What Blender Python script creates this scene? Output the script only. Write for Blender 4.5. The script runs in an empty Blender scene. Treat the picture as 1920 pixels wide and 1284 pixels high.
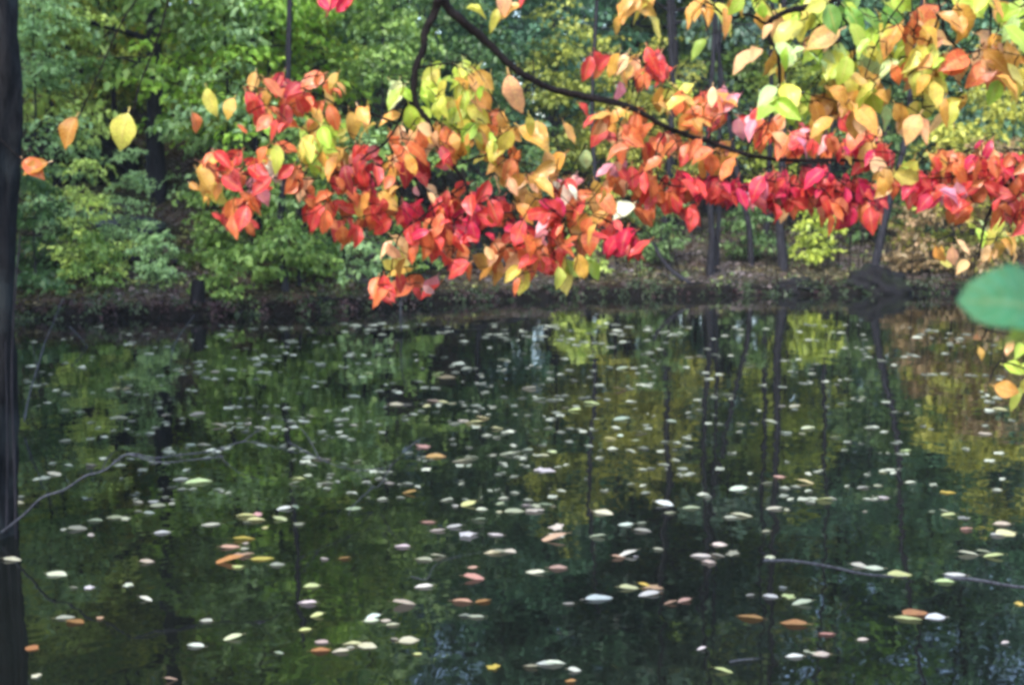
import bpy, math, random
import numpy as np
from mathutils import Vector, Matrix, Quaternion

random.seed(7); rng = np.random.default_rng(7)
S = bpy.context.scene
COL = S.collection
PI = math.pi

# ------------------------------------------------------------------ camera, sky, sun, exposure
CAM_H = 1.8; F = 2667.0; PITCH = math.atan((642-350)/F)
cam_d = bpy.data.cameras.new('camera'); cam = bpy.data.objects.new('camera', cam_d); COL.objects.link(cam)
cam.location = (0, 0, CAM_H); cam.rotation_euler = (PI/2-PITCH, 0, 0)
cam_d.sensor_width = 36; cam_d.lens = 36*F/1920
cam_d.clip_end = 1000; cam_d.clip_start = .05
cam_d.dof.use_dof = True; cam_d.dof.focus_distance = 4.6; cam_d.dof.aperture_fstop = 7.0
S.camera = cam
W = bpy.data.worlds.new('World'); S.world = W; W.use_nodes = True
wn = W.node_tree.nodes; bg = wn['Background']
SUN_EL, SUN_AZ = math.radians(46), math.radians(-158)     # azimuth from +Y (into the picture), to the left
sky = wn.new('ShaderNodeTexSky'); sky.sky_type = 'NISHITA'; sky.sun_disc = False
sky.sun_elevation = SUN_EL; sky.sun_rotation = SUN_AZ; sky.air_density = 1.0; sky.dust_density = 1.5
W.node_tree.links.new(sky.outputs[0], bg.inputs[0]); bg.inputs[1].default_value = 0.15
sl = bpy.data.lights.new('sun', 'SUN'); sl.energy = 1.3; sl.angle = math.radians(14); sl.color = (1, .96, .9)
so = bpy.data.objects.new('sun', sl); COL.objects.link(so)
sd = Vector((math.sin(SUN_AZ)*math.cos(SUN_EL), math.cos(SUN_AZ)*math.cos(SUN_EL), math.sin(SUN_EL)))
so.rotation_euler = sd.to_track_quat('Z', 'Y').to_euler()
S.view_settings.view_transform = 'Standard'; S.view_settings.look = 'None'
S.view_settings.exposure = 2.12; S.view_settings.gamma = 1; S.view_settings.use_curve_mapping = False
S.render.engine = 'CYCLES'
S.cycles.use_denoising = True
S.cycles.max_bounces = 7; S.cycles.diffuse_bounces = 3; S.cycles.glossy_bounces = 3; S.cycles.transmission_bounces = 4
S.cycles.caustics_reflective = False; S.cycles.caustics_refractive = False
S.cycles.filter_width = 3.4

# haze: one closed box of thin air
HZ = 0.0005
import bmesh as _bm
def make_haze():
    bm = _bm.new(); _bm.ops.create_cube(bm, size=1); me = bpy.data.meshes.new('haze'); bm.to_mesh(me); bm.free()
    o = bpy.data.objects.new('haze', me); COL.objects.link(o); o.scale = (340, 300, 42); o.location = (0, 80, 19)
    m = bpy.data.materials.new('haze'); m.use_nodes = True; n = m.node_tree.nodes; n.remove(n['Principled BSDF'])
    v = n.new('ShaderNodeVolumePrincipled'); v.inputs['Color'].default_value = (.78, .88, 1, 1); v.inputs['Density'].default_value = HZ
    m.node_tree.links.new(v.outputs[0], n['Material Output'].inputs['Volume']); me.materials.append(m)
    o['kind'] = 'stuff'; o['label'] = 'thin bluish air between the trees of the wood'
make_haze()

# ------------------------------------------------------------------ pixel -> place
CP, SP = math.cos(PITCH), math.sin(PITCH)
def ray(px, py):
    dx = (px-960)/F; dz = -(py-642)/F
    return Vector((dx, CP+dz*SP, -SP+dz*CP))
def at(px, py, d):
    r = ray(px, py); return Vector((0, 0, CAM_H)) + r*(d/r.y)
def on_water(px, py, z=0.0):
    r = ray(px, py); return Vector((0, 0, CAM_H)) + r*((z-CAM_H)/r.z)

# ------------------------------------------------------------------ mesh helpers
def tag(o, label=None, cat=None, group=None, kind=None):
    for k, v in (('label', label), ('category', cat), ('group', group), ('kind', kind)):
        if v: o[k] = v
    return o
def empty(name, loc, label, cat, group=None):
    o = bpy.data.objects.new(name, None); COL.objects.link(o); o.location = loc; o.empty_display_size = .1
    return tag(o, label, cat, group)
def link(name, me, mat=None, parent=None, color=None, loc=None):
    if mat and not me.materials: me.materials.append(mat)
    o = bpy.data.objects.new(name, me); COL.objects.link(o)
    if parent: o.parent = parent
    if color: o.color = (*color, 1)
    if loc is not None: o.location = loc
    return o
def np_mesh(name, V, Fc, attr=None, smooth=False, uv=None):
    """V (n,3), Fc (m,k) faces of one size; attr per-face float 'v'"""
    me = bpy.data.meshes.new(name); V = np.asarray(V, np.float32); Fc = np.asarray(Fc, np.int32)
    m, k = Fc.shape
    me.vertices.add(len(V)); me.vertices.foreach_set('co', V.ravel())
    me.loops.add(m*k); me.loops.foreach_set('vertex_index', Fc.ravel())
    me.polygons.add(m); me.polygons.foreach_set('loop_start', np.arange(0, m*k, k, dtype=np.int32))
    if smooth: me.polygons.foreach_set('use_smooth', np.ones(m, bool))
    if attr is not None:
        a = me.attributes.new('v', 'FLOAT', 'FACE'); a.data.foreach_set('value', np.asarray(attr, np.float32))
    if uv is not None:
        l = me.uv_layers.new(name='UVMap'); l.data.foreach_set('uv', np.asarray(uv, np.float32)[Fc.ravel()].ravel())
    me.update(); me.validate()
    return me
class Tubes:
    def __init__(s): s.V = []; s.F = []; s.n = 0
    def add(s, pts, rad, sides=6, wob=0.0, seed=0):
        pts = [Vector(p) for p in pts]; N = len(pts); r_ = random.Random(seed)
        ref = Vector((0.3, 0.9, .1)).normalized()
        ph = [r_.uniform(0, 6.28) for _ in range(3)]
        for i, p in enumerate(pts):
            t = (pts[min(i+1, N-1)]-pts[max(i-1, 0)])
            t = t.normalized() if t.length > 1e-9 else Vector((0, 0, 1))
            u = t.cross(ref)
            if u.length < 1e-3: u = t.cross(Vector((1, 0, 0)))
            u.normalize(); w = t.cross(u)
            r = rad[i] if hasattr(rad, '__len__') else rad
            for j in range(sides):
                a = 2*PI*j/sides
                rr = r*(1+wob*(math.sin(3*a+ph[0]+i*.35)+.6*math.sin(7*a+ph[1]-i*.23)+.5*r_.uniform(-1, 1)))
                s.V.append(p+u*math.cos(a)*rr+w*math.sin(a)*rr)
        for i in range(N-1):
            for j in range(sides):
                a = s.n+i*sides+j; b = s.n+i*sides+(j+1) % sides
                s.F.append((a, b, b+sides, a+sides))
        s.n += N*sides
    def mesh(s, name='tube'): return np_mesh(name, [tuple(v) for v in s.V], s.F, smooth=True)
def smooth_path(pts, k=5):
    """Catmull-Rom through points"""
    P = [Vector(p) for p in pts]; P = [2*P[0]-P[1]]+P+[2*P[-1]-P[-2]]; out = []
    for i in range(1, len(P)-2):
        for j in range(k):
            t = j/k; a, b, c, d = P[i-1], P[i], P[i+1], P[i+2]
            out.append(.5*((2*b)+(c-a)*t+(2*a-5*b+4*c-d)*t*t+(3*b-a-3*c+d)*t**3))
    out.append(P[-2]); return out

# ------------------------------------------------------------------ materials
def nodes(name):
    m = bpy.data.materials.new(name); m.use_nodes = True; nt = m.node_tree
    return m, nt, nt.nodes, nt.links, nt.nodes['Principled BSDF']
def ramp(ns, stops):
    r = ns.new('ShaderNodeValToRGB'); e = r.color_ramp.elements
    while len(e) > 1: e.remove(e[-1])
    e[0].position = stops[0][0]; e[0].color = (*stops[0][1], 1)
    for p, c in stops[1:]: q = e.new(p); q.color = (*c, 1)
    return r
def leafy(name, near):
    m, nt, ns, ls, pb = nodes(name); out = ns['Material Output']
    oi = ns.new('ShaderNodeObjectInfo'); hsv = ns.new('ShaderNodeHueSaturation')
    if not near:
        at_ = ns.new('ShaderNodeAttribute'); at_.attribute_name = 'v'
        h = ns.new('ShaderNodeMapRange'); h.inputs[3].default_value = .518; h.inputs[4].default_value = .485
        v = ns.new('ShaderNodeMapRange'); v.inputs[3].default_value = .6; v.inputs[4].default_value = 1.9
        ls.new(at_.outputs['Fac'], h.inputs[0]); ls.new(at_.outputs['Fac'], v.inputs[0])
        ls.new(h.outputs[0], hsv.inputs['Hue']); ls.new(v.outputs[0], hsv.inputs['Value']); ls.new(oi.outputs['Color'], hsv.inputs['Color'])
        colr = hsv.outputs[0]
    else:
        tc = ns.new('ShaderNodeTexCoord'); nz = ns.new('ShaderNodeTexNoise'); nz.noise_dimensions = '4D'
        mu = ns.new('ShaderNodeMath'); mu.operation = 'MULTIPLY'; mu.inputs[1].default_value = 50
        ls.new(oi.outputs['Random'], mu.inputs[0]); ls.new(mu.outputs[0], nz.inputs['W'])
        nz.inputs['Scale'].default_value = 22; nz.inputs['Detail'].default_value = 5
        ls.new(tc.outputs['Object'], nz.inputs['Vector'])
        mr = ns.new('ShaderNodeMapRange'); mr.inputs[1].default_value = .35; mr.inputs[2].default_value = .68
        mr.inputs[3].default_value = .488; mr.inputs[4].default_value = .53
        ls.new(nz.outputs['Fac'], mr.inputs[0]); ls.new(mr.outputs[0], hsv.inputs['Hue']); ls.new(oi.outputs['Color'], hsv.inputs['Color'])
        mv = ns.new('ShaderNodeMapRange'); mv.inputs[1].default_value = .3; mv.inputs[2].default_value = .7
        mv.inputs[3].default_value = .75; mv.inputs[4].default_value = 1.2
        ls.new(nz.outputs['Fac'], mv.inputs[0]); ls.new(mv.outputs[0], hsv.inputs['Value'])
        uv = ns.new('ShaderNodeSeparateXYZ'); ls.new(tc.outputs['UV'], uv.inputs[0])
        # veins: |across| small -> midrib; side veins from (along - k*|across|)
        ab = ns.new('ShaderNodeMath'); ab.operation = 'ABSOLUTE'; ls.new(uv.outputs['Y'], ab.inputs[0])
        mid = ns.new('ShaderNodeMapRange'); mid.inputs[1].default_value = .0; mid.inputs[2].default_value = .12; mid.inputs[3].default_value = 1; mid.inputs[4].default_value = 0
        ls.new(ab.outputs[0], mid.inputs[0])
        ma = ns.new('ShaderNodeMath'); ma.operation = 'MULTIPLY_ADD'; ma.inputs[1].default_value = -.22; ls.new(ab.outputs[0], ma.inputs[0]); ls.new(uv.outputs['X'], ma.inputs[2])
        mm = ns.new('ShaderNodeMath'); mm.operation = 'MULTIPLY'; mm.inputs[1].default_value = 9; ls.new(ma.outputs[0], mm.inputs[0])
        fr = ns.new('ShaderNodeMath'); fr.operation = 'PINGPONG'; fr.inputs[1].default_value = .5; ls.new(mm.outputs[0], fr.inputs[0])
        sv = ns.new('ShaderNodeMapRange'); sv.inputs[1].default_value = 0; sv.inputs[2].default_value = .13; sv.inputs[3].default_value = .55; sv.inputs[4].default_value = 0
        ls.new(fr.outputs[0], sv.inputs[0])
        mx = ns.new('ShaderNodeMath'); mx.operation = 'MAXIMUM'; ls.new(mid.outputs[0], mx.inputs[0]); ls.new(sv.outputs[0], mx.inputs[1])
        fc = ns.new('ShaderNodeMath'); fc.operation = 'MULTIPLY'; fc.inputs[1].default_value = .35; ls.new(mx.outputs[0], fc.inputs[0])
        mix = ns.new('ShaderNodeMix'); mix.data_type = 'RGBA'; mix.inputs['B'].default_value = (.8, .55, .2, 1)
        ls.new(fc.outputs[0], mix.inputs['Factor']); ls.new(hsv.outputs[0], mix.inputs['A'])
        # small brown spots
        n2 = ns.new('ShaderNodeTexNoise'); n2.noise_dimensions = '4D'; n2.inputs['Scale'].default_value = 90; ls.new(mu.outputs[0], n2.inputs['W']); ls.new(tc.outputs['Object'], n2.inputs['Vector'])
        sp = ns.new('ShaderNodeMapRange'); sp.inputs[1].default_value = .68; sp.inputs[2].default_value = .74; sp.inputs[4].default_value = .6
        ls.new(n2.outputs['Fac'], sp.inputs[0])
        mi2 = ns.new('ShaderNodeMix'); mi2.data_type = 'RGBA'; mi2.inputs['B'].default_value = (.12, .04, .02, 1)
        ls.new(sp.outputs[0], mi2.inputs['Factor']); ls.new(mix.outputs['Result'], mi2.inputs['A'])
        colr = mi2.outputs['Result']
        bp = ns.new('ShaderNodeBump'); bp.inputs['Strength'].default_value = .5; bp.inputs['Distance'].default_value = .002
        ls.new(mx.outputs[0], bp.inputs['Height']); ls.new(bp.outputs[0], pb.inputs['Normal'])
    ls.new(colr, pb.inputs['Base Color']); pb.inputs['Roughness'].default_value = .34 if near else .42
    pb.inputs['Specular IOR Level'].default_value = .5
    tr = ns.new('ShaderNodeBsdfTranslucent'); ls.new(colr, tr.inputs['Color'])
    ms = ns.new('ShaderNodeMixShader'); ms.inputs[0].default_value = .36 if near else .38
    ls.new(pb.outputs[0], ms.inputs[1]); ls.new(tr.outputs[0], ms.inputs[2]); ls.new(ms.outputs[0], out.inputs['Surface'])
    return m
M_FOL = leafy('foliage', False); M_LEAF = leafy('autumn_leaf', True); M_GREEN = leafy('green_leaf', True)
for n_ in M_GREEN.node_tree.nodes:
    if n_.type == 'MATH' and n_.operation == 'MULTIPLY' and abs(n_.inputs[1].default_value-.35) < 1e-4: n_.inputs[1].default_value = .1

def bark(name, c1, c2, scale=6, rough=.85, moss=None):
    m, nt, ns, ls, pb = nodes(name)
    tc = ns.new('ShaderNodeTexCoord'); mp = ns.new('ShaderNodeMapping'); mp.inputs['Scale'].default_value = (1, 1, .22)
    ls.new(tc.outputs['Object'], mp.inputs[0])
    nz = ns.new('ShaderNodeTexNoise'); nz.inputs['Scale'].default_value = scale*4; nz.inputs['Detail'].default_value = 7; nz.inputs['Roughness'].default_value = .65
    ls.new(mp.outputs[0], nz.inputs['Vector'])
    stops = [(.35, c1), (.62, c2)]
    r = ramp(ns, stops); ls.new(nz.outputs['Fac'], r.inputs[0]); c = r.outputs[0]
    if moss:
        n2 = ns.new('ShaderNodeTexNoise'); n2.inputs['Scale'].default_value = scale*.5; n2.inputs['Detail'].default_value = 4
        ls.new(tc.outputs['Object'], n2.inputs['Vector'])
        mr = ns.new('ShaderNodeMapRange'); mr.inputs[1].default_value = .5; mr.inputs[2].default_value = .62; mr.inputs[4].default_value = .8; ls.new(n2.outputs['Fac'], mr.inputs[0])
        mx = ns.new('ShaderNodeMix'); mx.data_type = 'RGBA'; ls.new(mr.outputs[0], mx.inputs['Factor']); ls.new(c, mx.inputs['A']); mx.inputs['B'].default_value = (*moss, 1); c = mx.outputs['Result']
    ls.new(c, pb.inputs['Base Color']); pb.inputs['Roughness'].default_value = rough; pb.inputs['Specular IOR Level'].default_value = .12
    bp = ns.new('ShaderNodeBump'); bp.inputs['Strength'].default_value = .8; bp.inputs['Distance'].default_value = .02
    ls.new(nz.outputs['Fac'], bp.inputs['Height']); ls.new(bp.outputs[0], pb.inputs['Normal'])
    return m
M_BARK = bark('dark_bark', (.008, .008, .011), (.026, .025, .031))
M_BARKW = bark('wet_bark', (.003, .003, .004), (.011, .010, .012), 8, .75, (.010, .013, .007))
M_NEAR = bark('rough_mottled_bark', (.003, .003, .004), (.018, .017, .018), 9, .85, (.03, .034, .034))
M_TWIG = bark('twig_bark', (.004, .003, .003), (.014, .010, .010), 30, .7)
M_GREY = bark('bare_grey_wood', (.02, .021, .028), (.085, .09, .11), 20, .6)
M_ROCK = bark('grey_stone', (.035, .04, .05), (.10, .11, .13), 5, .8, (.03, .04, .025))

# ground: leaf litter and soil
mG, nt, ns, ls, pb = nodes('leaf_litter_ground')
tc = ns.new('ShaderNodeTexCoord')
vo = ns.new('ShaderNodeTexVoronoi'); vo.inputs['Scale'].default_value = 9; ls.new(tc.outputs['Object'], vo.inputs['Vector'])
r1 = ramp(ns, [(0, (.02, .013, .009)), (.3, (.05, .032, .022)), (.55, (.08, .06, .05)), (.75, (.045, .042, .02)), (1, (.11, .09, .085))])
sx = ns.new('ShaderNodeSeparateColor'); ls.new(vo.outputs['Color'], sx.inputs[0]); ls.new(sx.outputs[0], r1.inputs[0])
nz = ns.new('ShaderNodeTexNoise'); nz.inputs['Scale'].default_value = 1.1; nz.inputs['Detail'].default_value = 5; ls.new(tc.outputs['Object'], nz.inputs['Vector'])
mr = ns.new('ShaderNodeMapRange'); mr.inputs[1].default_value = .45; mr.inputs[2].default_value = .6; mr.inputs[4].default_value = .75; ls.new(nz.outputs['Fac'], mr.inputs[0])
mx = ns.new('ShaderNodeMix'); mx.data_type = 'RGBA'; ls.new(mr.outputs[0], mx.inputs['Factor']); ls.new(r1.outputs[0], mx.inputs['A']); mx.inputs['B'].default_value = (.028, .03, .016, 1)
# bare soil below the bank's lip, undercut shade painted in as near-black
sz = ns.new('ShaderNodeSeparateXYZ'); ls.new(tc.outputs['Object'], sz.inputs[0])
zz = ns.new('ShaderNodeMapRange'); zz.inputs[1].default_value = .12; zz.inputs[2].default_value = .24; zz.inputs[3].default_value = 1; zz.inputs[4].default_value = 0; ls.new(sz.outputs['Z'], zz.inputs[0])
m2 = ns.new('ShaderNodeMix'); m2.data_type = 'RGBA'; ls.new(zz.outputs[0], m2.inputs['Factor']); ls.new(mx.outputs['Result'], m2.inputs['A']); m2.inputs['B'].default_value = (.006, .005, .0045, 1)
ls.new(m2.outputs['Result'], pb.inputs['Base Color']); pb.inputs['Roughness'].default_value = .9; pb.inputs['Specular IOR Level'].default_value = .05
bp = ns.new('ShaderNodeBump'); bp.inputs['Distance'].default_value = .04; ls.new(vo.outputs['Distance'], bp.inputs['Height']); ls.new(bp.outputs[0], pb.inputs['Normal'])

# water
mW, nt, ns, ls, pb = nodes('pond_water')
pb.inputs['Base Color'].default_value = (.005, .006, .005, 1); pb.inputs['Roughness'].default_value = .012; pb.inputs['IOR'].default_value = 1.333
tc = ns.new('ShaderNodeTexCoord'); mp = ns.new('ShaderNodeMapping'); mp.inputs['Scale'].default_value = (1, .8, 1); ls.new(tc.outputs['Object'], mp.inputs[0])
nz = ns.new('ShaderNodeTexNoise'); nz.inputs['Scale'].default_value = 2.2; nz.inputs['Detail'].default_value = 3; ls.new(mp.outputs[0], nz.inputs['Vector'])
bp = ns.new('ShaderNodeBump'); bp.inputs['Strength'].default_value = 1; bp.inputs['Distance'].default_value = .0035
ls.new(nz.outputs['Fac'], bp.inputs['Height']); ls.new(bp.outputs[0], pb.inputs['Normal'])

# ------------------------------------------------------------------ terrain and water
POND = np.array([(-1.5, 2.2), (-2.25, 5), (-2.95, 7.5), (-3.95, 9.7), (-5.2, 13), (-6.6, 16.5), (-7.4, 18.4), (-6.6, 19.3), (-4.4, 19.8), (-3.1, 20.2), (-2.05, 21), (-.5, 22.4), (1.2, 23.2),
                 (3.9, 23.7), (6.3, 24.1), (8.7, 24.2), (14, 23.5), (18, 20), (19, 10), (14, 4), (6, 2.0), (2, 1.4)])
def pond_sd(X, Y):
    """signed distance to the shore, + on land"""
    sh = X.shape; X = X.ravel(); Y = Y.ravel(); d = np.full(X.shape, 1e9); ins = np.zeros(X.shape, bool)
    n = len(POND)
    for i in range(n):
        a = POND[i]; b = POND[(i+1) % n]; e = b-a
        t = np.clip(((X-a[0])*e[0]+(Y-a[1])*e[1])/(e@e), 0, 1)
        d = np.minimum(d, np.hypot(X-a[0]-t*e[0], Y-a[1]-t*e[1]))
        c = ((a[1] > Y) != (b[1] > Y)) & (X < (b[0]-a[0])*(Y-a[1])/(b[1]-a[1]+1e-12)+a[0]); ins ^= c
    return np.where(ins, -d, d).reshape(sh)
def vnoise(X, Y, s):
    return (np.sin(X*1.3*s+1.1)*np.cos(Y*1.1*s+.3)+.6*np.sin(X*2.7*s+Y*1.9*s)+.4*np.cos(X*4.1*s-Y*5.3*s+2))/2
def height(X, Y):
    X = np.asarray(X, float); Y = np.asarray(Y, float)
    s = pond_sd(X, Y)+.16*vnoise(X, Y, 1.3)+.08*vnoise(X, Y, 4.1)+.03*vnoise(X, Y, 11)
    left = 1/(1+np.exp((X+1.6)*1.1))
    lip = (.19+.07*vnoise(X, Y, .9)+.04*vnoise(X, Y, 3.7))*np.clip(s/.2, 0, 1)**.6
    far = np.clip((Y-12)/6, 0, 1)
    slope = (.09+.26*left)*far+.01
    inl = np.clip(s-.22, 0, None)
    hill = 9*np.tanh(inl*slope/9)
    h = np.where(s > 0, lip+hill+.05*vnoise(X, Y, 1.7)*np.clip(s, 0, 1)+.10*vnoise(X, Y, .5)*np.clip(s/3, 0, 1), np.clip(s*.5, -.6, 0))
    return h
def gz(x, y): return float(height(np.array([x]), np.array([y]))[0])
def grid(xs, ys):
    X, Y = np.meshgrid(xs, ys); Z = height(X, Y); nx, ny = len(xs), len(ys)
    idx = np.arange(nx*ny).reshape(ny, nx)
    Fc = np.stack([idx[:-1, :-1], idx[:-1, 1:], idx[1:, 1:], idx[1:, :-1]], -1).reshape(-1, 4)
    return np.stack([X.ravel(), Y.ravel(), Z.ravel()], 1), Fc
xs = np.concatenate([np.linspace(-150, -16, 25)[:-1], np.linspace(-16, 20, 300), np.linspace(20, 150, 25)[1:]])
ys = np.concatenate([np.linspace(-60, 0, 12)[:-1], np.linspace(0, 18, 90)[:-1], np.linspace(18, 34, 200), np.linspace(34, 220, 50)[1:]])
V, Fc = grid(xs, ys)
tag(link('ground', np_mesh('ground', V, Fc, smooth=True), mG), kind='structure')
wv = [(-9, 1, 0), (20.5, 1, 0), (20.5, 26, 0), (-9, 26, 0)]
tag(link('water', np_mesh('water', wv, [(0, 1, 2, 3)]), mW), kind='structure')

# ------------------------------------------------------------------ foliage clouds
def unit(a): return a/np.maximum(np.linalg.norm(a, axis=1, keepdims=True), 1e-9)
def leaf_quads(P, D, Nn, L, Wd, v, fold=.25):
    """one rhombus leaf (2 triangles folded on the midrib) per row"""
    D = unit(D); Nn = unit(Nn-D*np.sum(Nn*D, 1, keepdims=True)); Sd = np.cross(D, Nn)
    L = L[:, None]; Wd = Wd[:, None]
    a = P; c = P+D*L-Nn*L*.12; b = P+D*L*.45+Sd*Wd*.5+Nn*Wd*fold; d = P+D*L*.45-Sd*Wd*.5+Nn*Wd*fold
    V = np.stack([a, b, c, d], 1).reshape(-1, 3); n = len(P); i = np.arange(n)*4
    T = np.stack([np.stack([i, i+1, i+2], 1), np.stack([i, i+2, i+3], 1)], 1).reshape(-1, 3)
    return V, T, np.repeat(v, 2)
def spray_cloud(limbs, r, twig_gap=.16, leaf=.09, per=7, spread=.5, droop=.35, vshift=.25):
    """limbs: list of polylines (np arrays). Twigs alternate to the sides; leaves lie in loose flat sprays."""
    P, D, Nn, Vv, TW = [], [], [], [], []
    for L in limbs:
        seg = np.linalg.norm(np.diff(L, axis=0), axis=1); cum = np.concatenate([[0], np.cumsum(seg)]); tot = cum[-1]
        lv = r.normal(0, vshift)
        k = max(2, int(tot/twig_gap)); ts = tot*(.18+.82*np.arange(k)/(k-1))
        base = np.stack([np.interp(ts, cum, L[:, j]) for j in range(3)], 1)
        ax = unit(np.stack([np.interp(np.minimum(ts+.1, tot), cum, L[:, j])-np.interp(ts-.05, cum, L[:, j]) for j in range(3)], 1))
        side = unit(np.cross(ax, np.array([[0, 0, 1.]])+r.normal(0, .25, (k, 3)))); sg = np.where(np.arange(k) % 2 == 0, 1, -1)[:, None]
        td = unit(side*sg+ax*.7+np.array([[0, 0, -droop]])*r.uniform(0, 1.4, (k, 1))+r.normal(0, .18, (k, 3)))
        tl = spread*(1-.45*ts/tot)*r.uniform(.6, 1.3, k)
        for q in range(per):
            f = (q+1+r.uniform(-.4, .4, k))/per
            pos = base+td*(tl*f)[:, None]+np.array([[0, 0, -1.]])*(droop*.35*tl*f*f)[:, None]+r.normal(0, leaf*.22, (k, 3))
            s2 = np.cross(td, np.array([[0, 0, 1.]])); s2 *= (1 if q % 2 else -1)
            d = td*.6+s2*.8+np.array([[0, 0, -.55]])+r.normal(0, .35, (k, 3))
            P.append(pos); D.append(d); Nn.append(np.array([[0, 0, 1.]])+r.normal(0, .5, (k, 3)))
            Vv.append(np.clip(.5+lv*.6+r.normal(0, .17, k), 0, 1))
        TW.append((base, base+td*tl[:, None]))
    P = np.concatenate(P); D = np.concatenate(D); Nn = np.concatenate(Nn); Vv = np.concatenate(Vv); n = len(P)
    Ls = leaf*r.uniform(.65, 1.25, n)
    return leaf_quads(P, D, Nn, Ls, Ls*r.uniform(.5, .75, n), Vv)
def limb(o, az, el, L, r, sag=.25, n=7):
    t = np.linspace(0, 1, n)[:, None]; d = np.array([math.cos(az)*math.cos(el), math.sin(az)*math.cos(el), math.sin(el)])
    w = r.normal(0, .06, (n, 3)).cumsum(0)*L*.25
    return np.array(o)+d*L*t+np.array([0, 0, -1])*sag*L*t*t+w*t

def tree_proto(seed, H, r0, crown_lo, n_limb, Lm, leaf, per, gap, low=0, lean=0.0, wood_sides=7, fine=1.0):
    """returns (trunk mesh, foliage mesh)"""
    r = np.random.default_rng(seed); T = Tubes()
    nn = 14; zs = np.linspace(-.4, H, nn)
    wx = r.normal(0, .03*H/nn*1.6, nn).cumsum(); wy = r.normal(0, .03*H/nn*1.6, nn).cumsum()
    wx -= wx[0]; wy -= wy[0]
    path = [(wx[i]+lean*max(zs[i], 0), wy[i], zs[i]) for i in range(nn)]
    rad = [r0*(1-.85*(i/(nn-1)))*(1+.55*math.exp(-max(zs[i], 0)*2.2)) for i in range(nn)]
    T.add(path, rad, wood_sides, .05, seed); pa = np.array(path); ra = np.array(rad)
    limbs = []
    hs = np.concatenate([crown_lo+(H-crown_lo)*r.uniform(0, 1, n_limb)**.9, r.uniform(min(H*.12, crown_lo), crown_lo, low)])
    for i, h in enumerate(hs):
        o = [np.interp(h, pa[:, 2], pa[:, j]) for j in range(2)]+[h]
        u = (h-crown_lo)/(H-crown_lo+1e-6); L = Lm*(1.0-.6*max(u, 0)**1.5)*r.uniform(.6, 1.15)*(.75 if u < 0 else 1)
        l = limb(o, r.uniform(0, 2*PI), r.uniform(.0, .75) if u > 0 else r.uniform(-.1, .35), L, r, r.uniform(.1, .4))
        limbs.append(l); rb = min(float(np.interp(h, pa[:, 2], ra))*.5, .012+.018*L)
        T.add(l, [rb*(1-.8*k/(len(l)-1)) for k in range(len(l))], 5, 0, 0)
        for s in range(2):
            k = r.integers(2, 5); l2 = limb(l[k], r.uniform(0, 2*PI), r.uniform(-.1, .6), L*.5, r, .3, 5); limbs.append(l2)
            T.add(l2, [rb*.45*(1-.8*q/4) for q in range(5)], 4, 0, 0)
    V, Fc, v = spray_cloud(limbs, r, gap, leaf, per, Lm*.28)
    return T.mesh('trunk'), np_mesh('foliage', V, Fc, v)

def put_tree(proto, x, y, rz, sc, color, label, group=None, cat='tree', name='forest_tree', mat=None, z=None):
    tm, fm = proto
    e = empty(name, (x, y, (gz(x, y) if z is None else z)-.03), label, cat, group)
    e.rotation_euler[2] = rz; e.scale = (sc, sc, sc)
    link('trunk', tm, mat or M_BARK, e)
    f = link('foliage', fm, M_FOL, e, color); f['kind'] = 'stuff'
    return e

# foliage colours (albedo)
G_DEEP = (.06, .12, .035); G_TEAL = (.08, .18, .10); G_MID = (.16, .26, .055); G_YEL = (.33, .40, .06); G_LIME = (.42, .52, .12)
G_PALE = (.28, .42, .17); Y_GOLD = (.34, .35, .06); BEIGE = (.24, .17, .08); OLIVE = (.11, .19, .06); RUST = (.28, .09, .035)

tall = [tree_proto(100+i, H, r0, lo, n, Lm, .21, 7, .2, low=6) for i, (H, r0, lo, n, Lm) in enumerate(
    [(17, .17, 5, 44, 3.8), (19, .20, 6.5, 48, 4.0), (15, .13, 4, 40, 3.4), (21, .22, 7, 50, 4.4)])]
under = [tree_proto(200+i, H, r0, lo, n, Lm, .145, 6, .14, low=3) for i, (H, r0, lo, n, Lm) in enumerate(
    [(5.5, .045, 1.2, 26, 1.9), (7, .055, 1.6, 30, 2.2), (4.2, .035, .7, 24, 1.6)])]
shrub = [tree_proto(300+i, H, r0, lo, n, Lm, .12, 6, .11, low=0) for i, (H, r0, lo, n, Lm) in enumerate(
    [(1.9, .018, .15, 20, 1.0), (1.3, .014, .1, 16, .8), (2.6, .022, .4, 24, 1.2)])]
bare = [tree_proto(400+i, H, r0, lo, n, Lm, .13, 4, .3, low=0) for i, (H, r0, lo, n, Lm) in enumerate(
    [(15, .065, 8.5, 18, 2.2), (12, .05, 6.5, 16, 1.9)])]

# named trunks seen in the picture: (px, distance, scale proto, proto, colour, label)
NAMED = [
 (294, 23.6, tall[0], .85, G_MID, 'dark bluish trunk rising behind the shrubs on the left slope'),
 (1033, 33, tall[2], 1.05, G_TEAL, 'straight dark trunk at top centre, right of the arching bare stem'),
 (1352, 37, tall[1], .9, G_TEAL, 'dark trunk behind the yellow leaves, above the middle of the red spray'),
 (985, 47, tall[0], .95, G_TEAL, 'distant tree with bluish green crown under the arching stem'),
 (1075, 52, tall[3], .9, G_TEAL, 'distant tree with bluish green crown right of the straight dark trunk'),
 (1822, 38, tall[3], .85, G_TEAL, 'dark trunk at upper right below the orange and yellow leaves'),
 (1222, 44, tall[1], .8, G_TEAL, 'distant thin trunk behind the bright yellow bush'),
 (560, 36, tall[3], .8, G_MID, 'tree with green crown behind the left red spray'),
 (120, 31, tall[2], .9, G_YEL, 'yellow-green tree just right of the black trunk'),
]
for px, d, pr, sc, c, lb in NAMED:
    p = at(px, 350, d); put_tree(pr, p.x, p.y, random.uniform(0, 6), sc, c, lb)
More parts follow.
